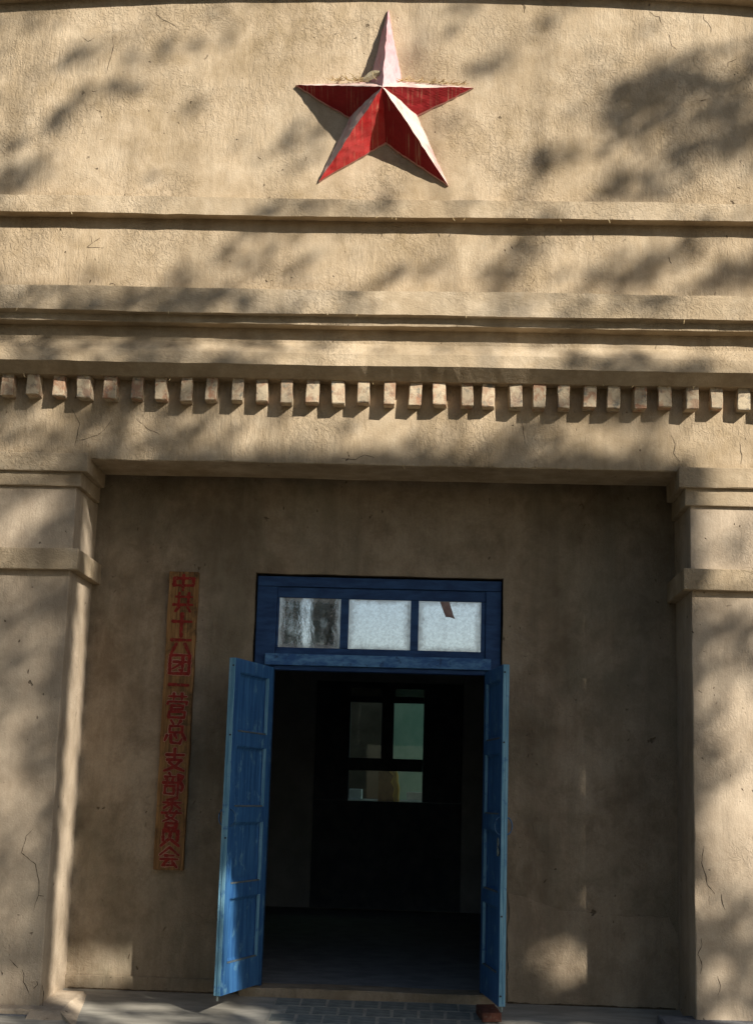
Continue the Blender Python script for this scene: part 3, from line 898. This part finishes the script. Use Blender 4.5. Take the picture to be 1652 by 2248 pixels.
# ------------------------------------------------------------------ red star on the parapet
def star():
    tips = [(-0.047, 6.690), (0.556, 6.113), (0.401, 5.395), (-0.479, 5.409), (-0.671, 6.114)]
    inn = [(0.062, 6.148), (0.173, 5.898), (-0.040, 5.700), (-0.295, 5.878), (-0.160, 6.142)]
    apex = Vector((-0.054, -0.335, 5.953))
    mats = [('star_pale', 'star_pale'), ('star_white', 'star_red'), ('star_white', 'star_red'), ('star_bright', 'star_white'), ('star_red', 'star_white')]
    st = empty('star_emblem', (-0.05, 0.0, 5.39), 'large faceted red five pointed star with sun bleached faces on the parapet', 'star')
    off = -Vector(st.location)
    def facet(t, i, mt):
        a, b, c = apex, Vector((t[0], -0.022, t[1])), Vector((i[0], -0.026, i[1]))
        n = 22
        idx = {}; V = []; F = []
        nr = (b - a).cross(c - a).normalized()
        if nr.y > 0: nr = -nr
        for u in range(n + 1):
            for w in range(n + 1 - u):
                p = a + (b - a) * (u / n) + (c - a) * (w / n)
                bulge = 0.0
                d = noise.noise_vector(p * 5) * 0.008 + noise.noise_vector(p * 23) * 0.005
                if u + w == n: d.y *= 0.3
                idx[u, w] = len(V); V.append(p + d + off)
        for u in range(n):
            for w in range(n - u):
                F.append((idx[u, w], idx[u + 1, w], idx[u, w + 1]))
                if u + w < n - 1: F.append((idx[u + 1, w], idx[u + 1, w + 1], idx[u, w + 1]))
        o = mesh('facet', V, F, M[mt], st)
        # rim down to the wall
        V = []; F = []
        for u in range(n + 1):
            p = a + (b - a) * (u / n) + (c - a) * ((n - u) / n)
            d = noise.noise_vector(p * 5) * 0.008 + noise.noise_vector(p * 23) * 0.005; d.y *= 0.3
            q = p + d
            out = (q - Vector((-0.054, q.y, 5.953))).normalized() * 0.007
            V.append(q + off); V.append(Vector((q.x, 0.02, q.z)) + out + off)
        for u in range(n):
            F.append((2 * u, 2 * u + 1, 2 * u + 3, 2 * u + 2))
        mesh('rim', V, F, M['star_rim'], st)
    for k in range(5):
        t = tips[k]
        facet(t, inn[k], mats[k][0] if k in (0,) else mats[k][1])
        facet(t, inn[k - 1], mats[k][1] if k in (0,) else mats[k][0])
    return st
star()

def straw():
    rnd = random.Random(3)
    parts = []
    def bit(p, d, L, r):
        p = Vector(p); d = Vector(d).normalized()
        m = p + d * L * .5 + Vector((rnd.uniform(-1, 1), rnd.uniform(-1, 1), rnd.uniform(-1, 1))) * L * .12
        parts.append(tube([p, m, p + d * L], [r, r, r * .5], 4))
    for i in range(95):                                   # along the top of the right arm
        k = rnd.random()
        x = 0.06 + 0.44 * k; z = 6.148 - 0.03 * k; y = -0.03 - rnd.random() * 0.10 * (1 - k)
        bit((x, y, z + 0.010 - (abs(y) - .03) * 0.60), (rnd.uniform(-1, 1), rnd.uniform(-.6, .2), rnd.uniform(-.15, .3)), rnd.uniform(0.02, 0.06), rnd.uniform(0.0022, 0.0042))
    for i in range(60):                                   # caught in the left arm's corner
        k = rnd.random()
        x = -0.16 - 0.26 * k; y = -0.03 - rnd.random() * 0.10 * (1 - k)
        bit((x, y, 6.150 - (abs(y) - .03) * .60), (rnd.uniform(-1, 1), rnd.uniform(-.6, .2), rnd.uniform(-.1, .35)), rnd.uniform(0.03, 0.07), rnd.uniform(0.0022, 0.004))
    bit((-0.075, -0.24, 6.06), (0.06, 0.35, 1), 0.16, 0.0028)
    bit((-0.10, -0.24, 6.05), (-0.5, 0.2, 1), 0.07, 0.0022)
    for i in range(34):                                   # wisps hanging from beam and cornice edges
        x = rnd.uniform(-2.6, 2.5)
        y, z = rnd.choice(((-0.002, 3.446), (-0.302, 4.376), (-0.125, 3.986), (-0.1, 5.13), (-0.11, 3.985)))
        bit((x, y, z), (rnd.uniform(-.7, .7), rnd.uniform(-.5, 0), -1), rnd.uniform(0.01, 0.035), 0.0026)
    V, F = join(parts)
    o = mesh('dry_straw', V, F, M['straw'], kind='stuff')
    o['label'] = 'wisps of dry straw caught on the star and ledges'; o['category'] = 'straw'
    V = []; F = []
    for i in range(7):
        t = i / 6
        w = 0.028 * math.sin(math.pi * (0.08 + 0.87 * t))
        c = Vector((-0.20 + 0.135 * t, -0.175 - 0.05 * t, 6.075 + 0.035 * t + 0.012 * math.sin(3 * t)))
        V += [c + Vector((0.2, 0.3, -1)).normalized() * w, c + Vector((0, -.008, 0)), c - Vector((0.2, 0.3, -1)).normalized() * w]
    for i in range(6):
        a = 3 * i
        F += [(a, a + 1, a + 4, a + 3), (a + 1, a + 2, a + 5, a + 4)]
    o = mesh('dry_leaf', V, F, M['deadleaf'])
    md = o.modifiers.new('thickness', 'SOLIDIFY'); md.thickness = 0.002
    o['label'] = 'withered leaf lodged above the centre of the red star'; o['category'] = 'leaf'
straw()

# ------------------------------------------------------------------ wooden sign board with painted characters
R_ = lambda x0, y0, x1, y1: [(x0, y0), (x1, y0), (x1, y1), (x0, y1), (x0, y0)]
GLYPHS = [   # (top, bottom) along the board and the brush strokes in a unit box
 (0.012, 0.064, 0, [R_(0, .22, 1, .70), [(.47, 0), (.47, 1)]]),
 (0.074, 0.140, 0, [[(.12, .2), (.98, .2)], [(0, .62), (1, .62)], [(.3, 0), (.27, .62)], [(.80, 0), (.77, .62)], [(.30, .74), (.13, .96)], [(.76, .74), (.90, .98)]]),
 (0.146, 0.216, 0, [[(0, .38), (1, .38)], [(.5, 0), (.48, 1)]]),
 (0.216, 0.282, 0, [[(.5, 0), (.5, .12)], [(0, .30), (1, .30)], [(.28, .50), (.04, 1)], [(.72, .50), (.98, 1)]]),
 (0.288, 0.350, 1, [R_(0, 0, 1, 1), [(.18, .36), (.85, .36)], [(.66, .10), (.66, .84), (.50, .80)], [(.66, .40), (.16, .74)]]),
 (0.383, 0.394, 0, [[(0, .4), (1, .55)]]),
 (0.417, 0.498, 1, [[(.04, .13), (.96, .13)], [(.3, 0), (.3, .25)], [(.72, 0), (.72, .25)], [(0, .45), (.02, .35), (.98, .35), (.97, .46)], R_(.2, .51, .80, .66), [(.45, .66), (.40, .76)], R_(.10, .77, .90, 1)]),
 (0.508, 0.588, 1, [[(.22, 0), (.36, .15)], [(.74, 0), (.60, .15)], R_(.18, .24, .82, .50), [(.06, .62), (-.05, .84)], [(.25, .62), (.28, .92), (.72, .96), (.82, .78)], [(.44, .58), (.56, .74)], [(.86, .58), (1.02, .80)]]),
 (0.602, 0.676, 1, [[(.06, .28), (.98, .28)], [(.5, 0), (.5, .48)], [(.12, .50), (.86, .50), (.55, .80), (.0, 1)], [(.22, .60), (.58, .84), (1, .98)]]),
 (0.683, 0.755, 1, [[(.26, 0), (.34, .08)], [(.04, .17), (.62, .17)], [(.16, .24), (.22, .39)], [(.50, .24), (.44, .39)], [(-.02, .44), (.66, .44)], R_(.10, .60, .56, .95), [(.76, .06), (.76, 1.02)], [(.76, .08), (1.0, .13), (.84, .40), (1.02, .58), (.95, .80), (.80, .74)]]),
 (0.764, 0.842, 1, [[(.76, 0), (.25, .10)], [(.04, .21), (.97, .21)], [(.5, .06), (.5, .48)], [(.48, .22), (.08, .45)], [(.52, .22), (.93, .45)], [(0, .64), (1, .64)], [(.45, .50), (.24, .78), (.82, 1)], [(.76, .56), (.58, .84), (.08, 1)]]),
 (0.848, 0.922, 1, [R_(.25, 0, .76, .20), [(.14, .76), (.14, .33), (.87, .33), (.87, .76)], [(.5, .42), (.48, .66), (.04, 1)], [(.58, .74), (.97, 1)]]),
 (0.926, 0.990, 1, [[(.5, 0), (.02, .40)], [(.5, 0), (.98, .40)], [(.26, .42), (.74, .42)], [(.06, .60), (.94, .60)], [(.44, .62), (.18, .92), (.82, .90)], [(.66, .74), (.90, 1)]]),
]
def sign():
    x0, x1, z0, z1 = -1.468, -1.264, 0.779, 2.792
    yf = 0.598
    def ragged(p):
        if p.x < x0 + .03: p.x += 0.004 * noise.noise(Vector((0, 1, p.z * 7)))
        if p.x > x1 - .03: p.x += 0.006 * noise.noise(Vector((0, 5, p.z * 6)))
        return p
    bd = rough_box('sign_board', (x0, yf, z0), (x1, yf + 0.042, z1), M['board'], None, step=0.03, e=0.004, amp=0.0012, chip=0.003, seed=141, deform=ragged)
    bd['label'] = 'tall narrow wooden board with red painted characters, hung beside the doorway'; bd['category'] = 'sign'
    W = x1 - x0; L = z1 - z0
    rnd = random.Random(9)
    for g, (t, b, edge, strokes) in enumerate(GLYPHS):
        gx0, gx1 = x0 + W * 0.19, x0 + W * 0.84
        gz1, gz0 = z1 - L * t, z1 - L * b
        V = []; F = []; MI = []
        lay = 0
        for pas in ((1, 0) if edge else (0,)):
            for st in strokes:
                lay += 1
                y = yf - 0.0030 - lay * 0.00012
                P = [Vector((gx0 + (gx1 - gx0) * px, y, gz1 + (gz0 - gz1) * py)) for px, py in st]
                for a, c in zip(P, P[1:]):
                    lay += 1
                    dy = Vector((0, -lay * 0.00006, 0))
                    d = (c - a); ln = d.length; d.normalize()
                    nr = Vector((-d.z, 0, d.x))
                    n = max(2, int(ln / 0.008))
                    base = len(V)
                    vert = abs(d.z) > abs(d.x)
                    hw0 = rnd.uniform(0.0085, 0.0118) * (0.86 if len(strokes) > 5 else 1.05) * (1.12 if vert else 0.92) + (0.0030 if pas else 0)
                    for i in range(-1, n + 2):
                        k = min(max(i / n, -0.0), 1.0)
                        p = a + d * ln * k
                        hw = hw0
                        if i == -1: p -= d * hw0 * .8; hw *= .55
                        if i == n + 1: p += d * hw0 * .8; hw *= .55
                        hw *= (1.22 - 0.38 * k) * (1 + 0.38 * noise.noise(p * 110 + Vector((g, 0, 0))))
                        V.append(p + dy + nr * hw); V.append(p + dy - nr * hw)
                    for i in range(n + 2):
                        q = base + 2 * i
                        F.append((q, q + 1, q + 3, q + 2)); MI.append(pas)
        me = bpy.data.meshes.new('painted_character')
        me.from_pydata([tuple(v) for v in V], [], F)
        me.materials.append(M['letter']); me.materials.append(M['letter_edge'])
        me.polygons.foreach_set('material_index', MI)
        link('painted_character', me, bd)
    for z in (z1 - .025, z0 + .03, z1 - L * .385):
        V, F = tube([Vector((x0 + W * .5, yf - .001, z)), Vector((x0 + W * .5, yf - .004, z))], 0.0045, 8)
        mesh('nail', V, F, M['hole'], bd)
sign()

# ------------------------------------------------------------------ loose brick against the right leaf
def spin(p):
    c = Vector((0.762, 0.20, 0)); d = p - c; a = 0.16
    q = Vector((c.x + d.x * math.cos(a) - d.y * math.sin(a), c.y + d.x * math.sin(a) + d.y * math.cos(a), p.z))
    q.z += floor_z(q.y) + 0.010
    return q
lb = rough_box('loose_brick', (0.702, 0.085, 0.0), (0.822, 0.315, 0.055), M['redbrick'], None, step=0.03, e=0.006, amp=0.003, chip=0.004, seed=151, deform=spin, freq=8)
lb['label'] = 'worn red brick lying on the floor against the right door leaf'; lb['category'] = 'brick'

# ------------------------------------------------------------------ trees in the yard (they shade the front)
SHADE=[(-2.398,6.234,0.36,0.06,32,0.6),(-2.131,6.323,0.1,0.06,20,0.85),(-2.306,5.842,0.19,0.07,30,0.85),(-2.582,5.687,0.16,0.04,35,0.5),(-2.579,5.435,0.24,0.13,25,0.92),(-2.542,6.01,0.15,0.04,35,0.35),(-1.359,5.972,0.07,0.16,0,0.35),(-1.339,5.602,0.07,0.07,0,0.35),(0.177,6.414,0.16,0.06,40,0.5),(-1.807,6.55,0.12,0.04,40,0.2),(1.808,6.025,0.51,0.3,25,0.95),(2.053,5.678,0.57,0.21,38,0.93),(1.436,6.375,0.19,0.06,40,0.65),(1.749,6.583,0.27,0.06,45,0.5),(2.304,6.064,0.33,0.1,45,0.88),(2.183,6.315,0.24,0.05,45,0.6),(1.652,5.492,0.33,0.14,30,0.85),(2.422,5.749,0.18,0.21,40,0.85),(1.311,6.137,0.21,0.05,45,0.55),(0.422,5.245,0.13,0.06,0,0.45),(1.468,5.26,0.21,0.06,0,0.45),(-0.913,5.226,0.18,0.05,0,0.35),(0.798,4.812,0.34,0.1,50,0.85),(1.772,4.876,0.45,0.13,20,0.92),(2.316,4.804,0.33,0.1,30,0.92),(-0.866,4.883,0.3,0.15,0,0.4),(-0.584,4.79,0.15,0.12,0,0.35),(0.094,4.769,0.13,0.12,0,0.35),(-0.281,4.957,0.15,0.07,40,0.3),(-2.404,4.566,0.21,0.06,0,0.5),(-1.284,4.553,0.48,0.07,0,0.6),(0.832,4.556,0.33,0.07,0,0.55),(1.378,4.534,0.18,0.06,0,0.45),(1.981,4.576,0.18,0.06,20,0.3),(-1.82,4.191,1.07,0.15,0,0.85),(-0.984,4.096,0.48,0.08,0,0.85),(1.529,4.268,0.24,0.07,0,0.65),(0.625,4.173,0.33,0.06,0,0.5),(0.355,4.089,0.18,0.04,0,0.4),(-1.953,3.872,0.87,0.22,0,0.88),(-2.088,3.603,1.01,0.21,0,0.85),(-1.204,3.606,0.21,0.18,0,0.75),(-0.719,3.616,0.09,0.21,40,0.4),(-0.357,3.608,0.18,0.1,30,0.5),(0.126,3.556,0.24,0.08,0,0.45),(1.469,3.892,0.52,0.15,0,0.92),(1.022,3.682,0.3,0.11,35,0.7),(1.35,3.566,0.21,0.07,0,0.55),(0.635,3.567,0.21,0.07,0,0.5),(-2.242,1.953,0.45,1.79,0,0.8),(-2.116,0.258,0.48,0.9,0,0.82),(-2.391,3.148,0.57,0.33,0,0.75),(2.332,3.013,0.21,0.07,45,0.8),(2.254,2.656,0.21,0.07,40,0.6),(2.162,2.244,0.39,0.3,30,0.82),(2.07,1.668,0.16,0.3,0,0.75),(2.138,1.445,0.24,0.07,40,0.8),(2.29,1.253,0.13,0.07,40,0.65),(2.222,0.429,0.42,0.39,0,0.82),(2.199,0.727,0.21,0.12,0,0.5)]
LIT=[(-2.293,3.059,0.18,0.08,25,0.75),(-2.506,3.455,0.18,0.07,0,0.45),(-2.331,1.371,0.09,0.3,0,0.45),(-2.243,1.174,0.12,0.09,0,0.3),(2.341,1.79,0.13,0.19,0,0.9),(2.204,1.112,0.21,0.25,0,0.9),(2.342,0.951,0.12,0.15,0,0.6),(2.115,0.697,0.12,0.07,0,0.3),(-2.17,2.19,0.09,0.06,0,0.3)]
LIT += [(-1.645, 1.50, 0.17, 1.80, 0, 0.99), (-1.22, 0.60, 0.26, 0.12, 4, 0.95), (-0.745, 0.30, 0.15, 0.52, 14, 0.99),
        (1.84, 0.74, 0.18, 0.12, 0, 0.8), (-1.0, 0.10, 0.75, 0.07, 3, 0.85), (-1.35, -0.12, 0.5, 0.06, 3, 0.8), (1.2, 0.02, 0.45, 0.05, 3, 0.7), (0.97, 0.98, 0.06, 0.06, 0, 0.8)]
def ell(e, x, z):
    cx, cz, rx, rz, a, s = e
    c, n = math.cos(math.radians(a)), math.sin(math.radians(a))
    dx, dz = x - cx, z - cz
    if dx * dx + dz * dz > 1.75 * max(rx, rz) ** 2: return 0.0
    u = (dx * c + dz * n) / rx; w = (-dx * n + dz * c) / rz
    q = u * u + w * w
    if q >= 1.7: return 0.0
    return s * min(1.0, (1.7 - q) / 1.1)
def shade(x, z):
    d = 0.0; n = 0.3
    if z > 3.45:
        u = x * 0.77 + z * 0.64; w = -x * 0.64 + z * 0.77
        n = noise.noise(Vector((u * 0.9, w * 2.6, 1.0))) + 0.55 * noise.noise(Vector((u * 2.1, w * 6.0, 5.0)))
        d = max(0.0, min(0.5, (n - 0.02) * 0.95))
    if z < 3.56 and -2.05 < x < 2.05: d = 0.9998 if z < 3.50 else 0.9998 - (z - 3.50) * 12
    if abs(x) > 2.75 or z > 6.95 or z < -0.2: d = 0.42 + 0.55 * noise.noise(Vector((x * .9, z * .9, 4)))
    for e in SHADE:
        v = ell(e, x, z)
        if v > d: d = v
    if z > 3.62: d *= min(1.0, 0.80 + 0.5 * max(0.0, n + 0.35))
    for e in LIT:
        if abs(e[0]) > 2.05 and abs(x) < 2.06: continue
        d *= 1 - ell(e, x, z)
    return max(0.0, min(0.9998, d))

def leaf_mesh(leaves, size, rnd):
    V = []; F = []
    for p, s in leaves:
        a = Vector((rnd.gauss(0, 1), rnd.gauss(0, 1), rnd.gauss(0, 1))).normalized()
        b = a.orthogonal().normalized(); b = (b * math.cos(s) + a.cross(b) * math.sin(s)).normalized()
        L = size * rnd.uniform(.75, 1.25)
        i = len(V)
        V += [p - a * L * .55, p + b * L * .40 - a * L * .06, p + a * L * .6, p - b * L * .40 - a * L * .06]
        F.append((i, i + 1, i + 2, i + 3))
    return V, F

def z_hi(x, z):
    return z > 3.4 or x > -2.0

def yard_trees():
    rnd = random.Random(21)
    bases = [(6.9, -7.6), (9.06, -8.8), (6.87, -10.6), (12.6, -10.2)]
    names = ['leafy yard tree nearest the porch, right of the path', 'broad leafy yard tree with its crown high over the front', 'leafy yard tree standing farther out from the porch', 'outermost leafy yard tree to the right']
    crowns = [[] for _ in bases]
    x0, x1, z0, z1 = -3.6, 3.4, -0.7, 8.0
    area = (x1 - x0) * (z1 - z0)
    tau = 8.6; proj = 0.0047
    ncand = int(area * tau / proj)
    for _ in range(ncand):
        X = rnd.uniform(x0, x1); Z = rnd.uniform(z0, z1)
        s = shade(X, Z)
        if s <= 0.0: continue
        if rnd.random() > -math.log(1 - s) / tau: continue
        y = -rnd.uniform(7.0, 11.5) if (z_hi(X, Z)) else -rnd.uniform(10.5, 14.5)
        p = Vector((X - KX * y, y, Z - KZ * y))
        bi = min(range(len(bases)), key=lambda i: (p.x - bases[i][0]) ** 2 + (p.y - bases[i][1]) ** 2)
        crowns[bi].append((p, rnd.uniform(0, 6.28)))
    for i, (bx_, by_) in enumerate(bases):
        lv = crowns[i]
        if not lv: continue
        t = empty('yard_tree', (bx_, by_, -0.35), names[i], 'tree', 'trees shading the front')
        off = Vector((bx_, by_, -0.35))
        V, F = leaf_mesh([(p - off, s) for p, s in lv], 0.11, rnd)
        mesh('crown', V, F, M['leaf'], t)
        zt = KZ * abs(by_) + 3.0
        zmax = max(p.z for p, _ in lv)
        pts = []; rr = []
        for k in range(9):
            f = k / 8
            pts.append(Vector((0.25 * noise.noise(Vector((f * 2, i, 0))), 0.25 * noise.noise(Vector((f * 2, i, 9))), f * (zt + .35))))
            rr.append(0.17 * (1 - f * .72) + (0.09 if k == 0 else 0))
        V, F = tube(pts, rr, 10)
        tr = mesh('trunk', V, F, M['bark'], t, smooth=True)
        parts = []
        for k in range(16):
            tgt = lv[rnd.randrange(len(lv))][0] - off
            f = min(0.97, max(0.35, (tgt.z / (zt + .35)) * rnd.uniform(.55, .85)))
            a = pts[int(f * 8)]
            mid = a.lerp(tgt, .5) + Vector((0, 0, 0.12 * (tgt - a).length))
            parts.append(tube([a, mid, tgt], [0.025 * (1.25 - f), 0.011, 0.004], 6))
        V, F = join(parts)
        mesh('limbs', V, F, M['bark'], t, smooth=True)
yard_trees()

def poplar(x, y, h, r, dens, label, seed):
    rnd = random.Random(seed)
    t = empty('poplar_tree', (x, y, -0.35), label, 'tree', 'poplars across the yard')
    lv = []
    for _ in range(dens):
        f = rnd.random() ** .9
        z = h * (0.12 + 0.88 * f)
        prof = r * min(1.0, 3.5 * f + .25) * (1 - f ** 2.2) ** .6 * (0.8 + 0.35 * noise.noise(Vector((seed, z * .8, 0))))
        a = rnd.uniform(0, 6.283); q = prof * rnd.random() ** .45 * (1 + 0.4 * noise.noise(Vector((math.cos(a) * 2, math.sin(a) * 2, z * 1.1 + seed))))
        lv.append((Vector((q * math.cos(a), q * math.sin(a), z)), rnd.uniform(0, 6.28)))
    V, F = leaf_mesh(lv, 0.30, rnd)
    mesh('crown', V, F, M['poplar'], t)
    V, F = tube([Vector((0, 0, 0)), Vector((0.05, 0, h * .4)), Vector((0, 0.05, h * .95))], [0.22, 0.13, 0.02], 8)
    mesh('trunk', V, F, M['bark'], t, smooth=True)
PB = [(-6.95, -61, 13.5, 0.30, 2600, 'slim poplar at the left end of the far row'), (-6.3, -60, 14.0, 0.30, 2600, 'thin poplar second from the left in the far row'),
      (-5.35, -60, 15.0, 0.36, 5000, 'dense dark poplar third from the left in the far row'), (-4.72, -61, 15.5, 0.48, 6000, 'dense dark poplar at the middle of the far row'),
      (3.35, -60, 14.5, 0.8, 5000, 'poplar standing alone to the right of the far row'), (-10.5, -60, 13, .9, 2000, 'stout poplar far left of the row'), (7.5, -60, 14, .9, 2000, 'stout poplar far right of the row')]  # outer two added to widen the row against the low sky
for i, a in enumerate(PB):
    poplar(*a, 200 + i)

# unseen trees added on both sides to hold back much of the sky
def sky_screen_tree(x, y, h, r, label, seed):
    rnd = random.Random(seed)
    t = empty('avenue_tree', (x, y, -0.35), label, 'tree', 'trees lining the yard')
    lv = []
    n = int(700 * r * r + 900)
    while len(lv) < n:
        f = rnd.random(); a = rnd.uniform(0, 6.283)
        z = h * (0.16 + 0.84 * f)
        pr = r * (math.sin(math.pi * min(1, 0.12 + 0.86 * f)) ** .6)
        d = Vector((math.cos(a), math.sin(a), z * .6))
        q = pr * rnd.random() ** .4 * (0.85 + 0.35 * noise.noise(d * 1.6 + Vector((seed, 0, 0))))
        if noise.noise(Vector((q * math.cos(a), q * math.sin(a), z)) * .9 + Vector((0, seed, 0))) < -0.22: continue
        lv.append((Vector((q * math.cos(a), q * math.sin(a), z)), rnd.uniform(0, 6.28)))
    V, F = leaf_mesh(lv, 0.26, rnd)
    mesh('crown', V, F, M['leaf'], t)
    V, F = tube([Vector((0, 0, 0)), Vector((0.06, 0.03, h * .25)), Vector((-.03, 0.06, h * .55)), Vector((0.05, 0, h * .85))], [0.26, 0.17, 0.11, 0.03], 10)
    mesh('trunk', V, F, M['bark'], t, smooth=True)
    parts = []
    for k in range(12):
        g = lv[rnd.randrange(len(lv))][0]
        a = Vector((0.02, 0.04, min(g.z * .75, h * .75)))
        parts.append(tube([a, a.lerp(g, .5) + Vector((0, 0, .1)), g], [0.05, 0.03, 0.01], 6))
    V, F = join(parts)
    mesh('limbs', V, F, M['bark'], t, smooth=True)
AV = [(-5.6, -4.2, 9.5, 2.3), (-5.4, -8.6, 10.5, 2.4), (-5.8, -13.2, 10.0, 2.5), (-6.6, -18.5, 11.0, 2.6), (-8.2, -25.5, 11.5, 2.8), (5.2, -13.0, 9.0, 2.2), (6.6, -18.5, 10.0, 2.5), (8.2, -25.5, 11.0, 2.8)]
AVL = ['tree at the left of the yard nearest the building', 'second tree from the building along the left of the yard', 'third tree from the building along the left of the yard', 'fourth tree from the building along the left of the yard', 'farthest tree along the left of the yard',
       'nearest tall tree along the right of the yard', 'middle tall tree along the right of the yard', 'farthest tall tree along the right of the yard']
for i, a in enumerate(AV):
    sky_screen_tree(*a, AVL[i], 300 + i)
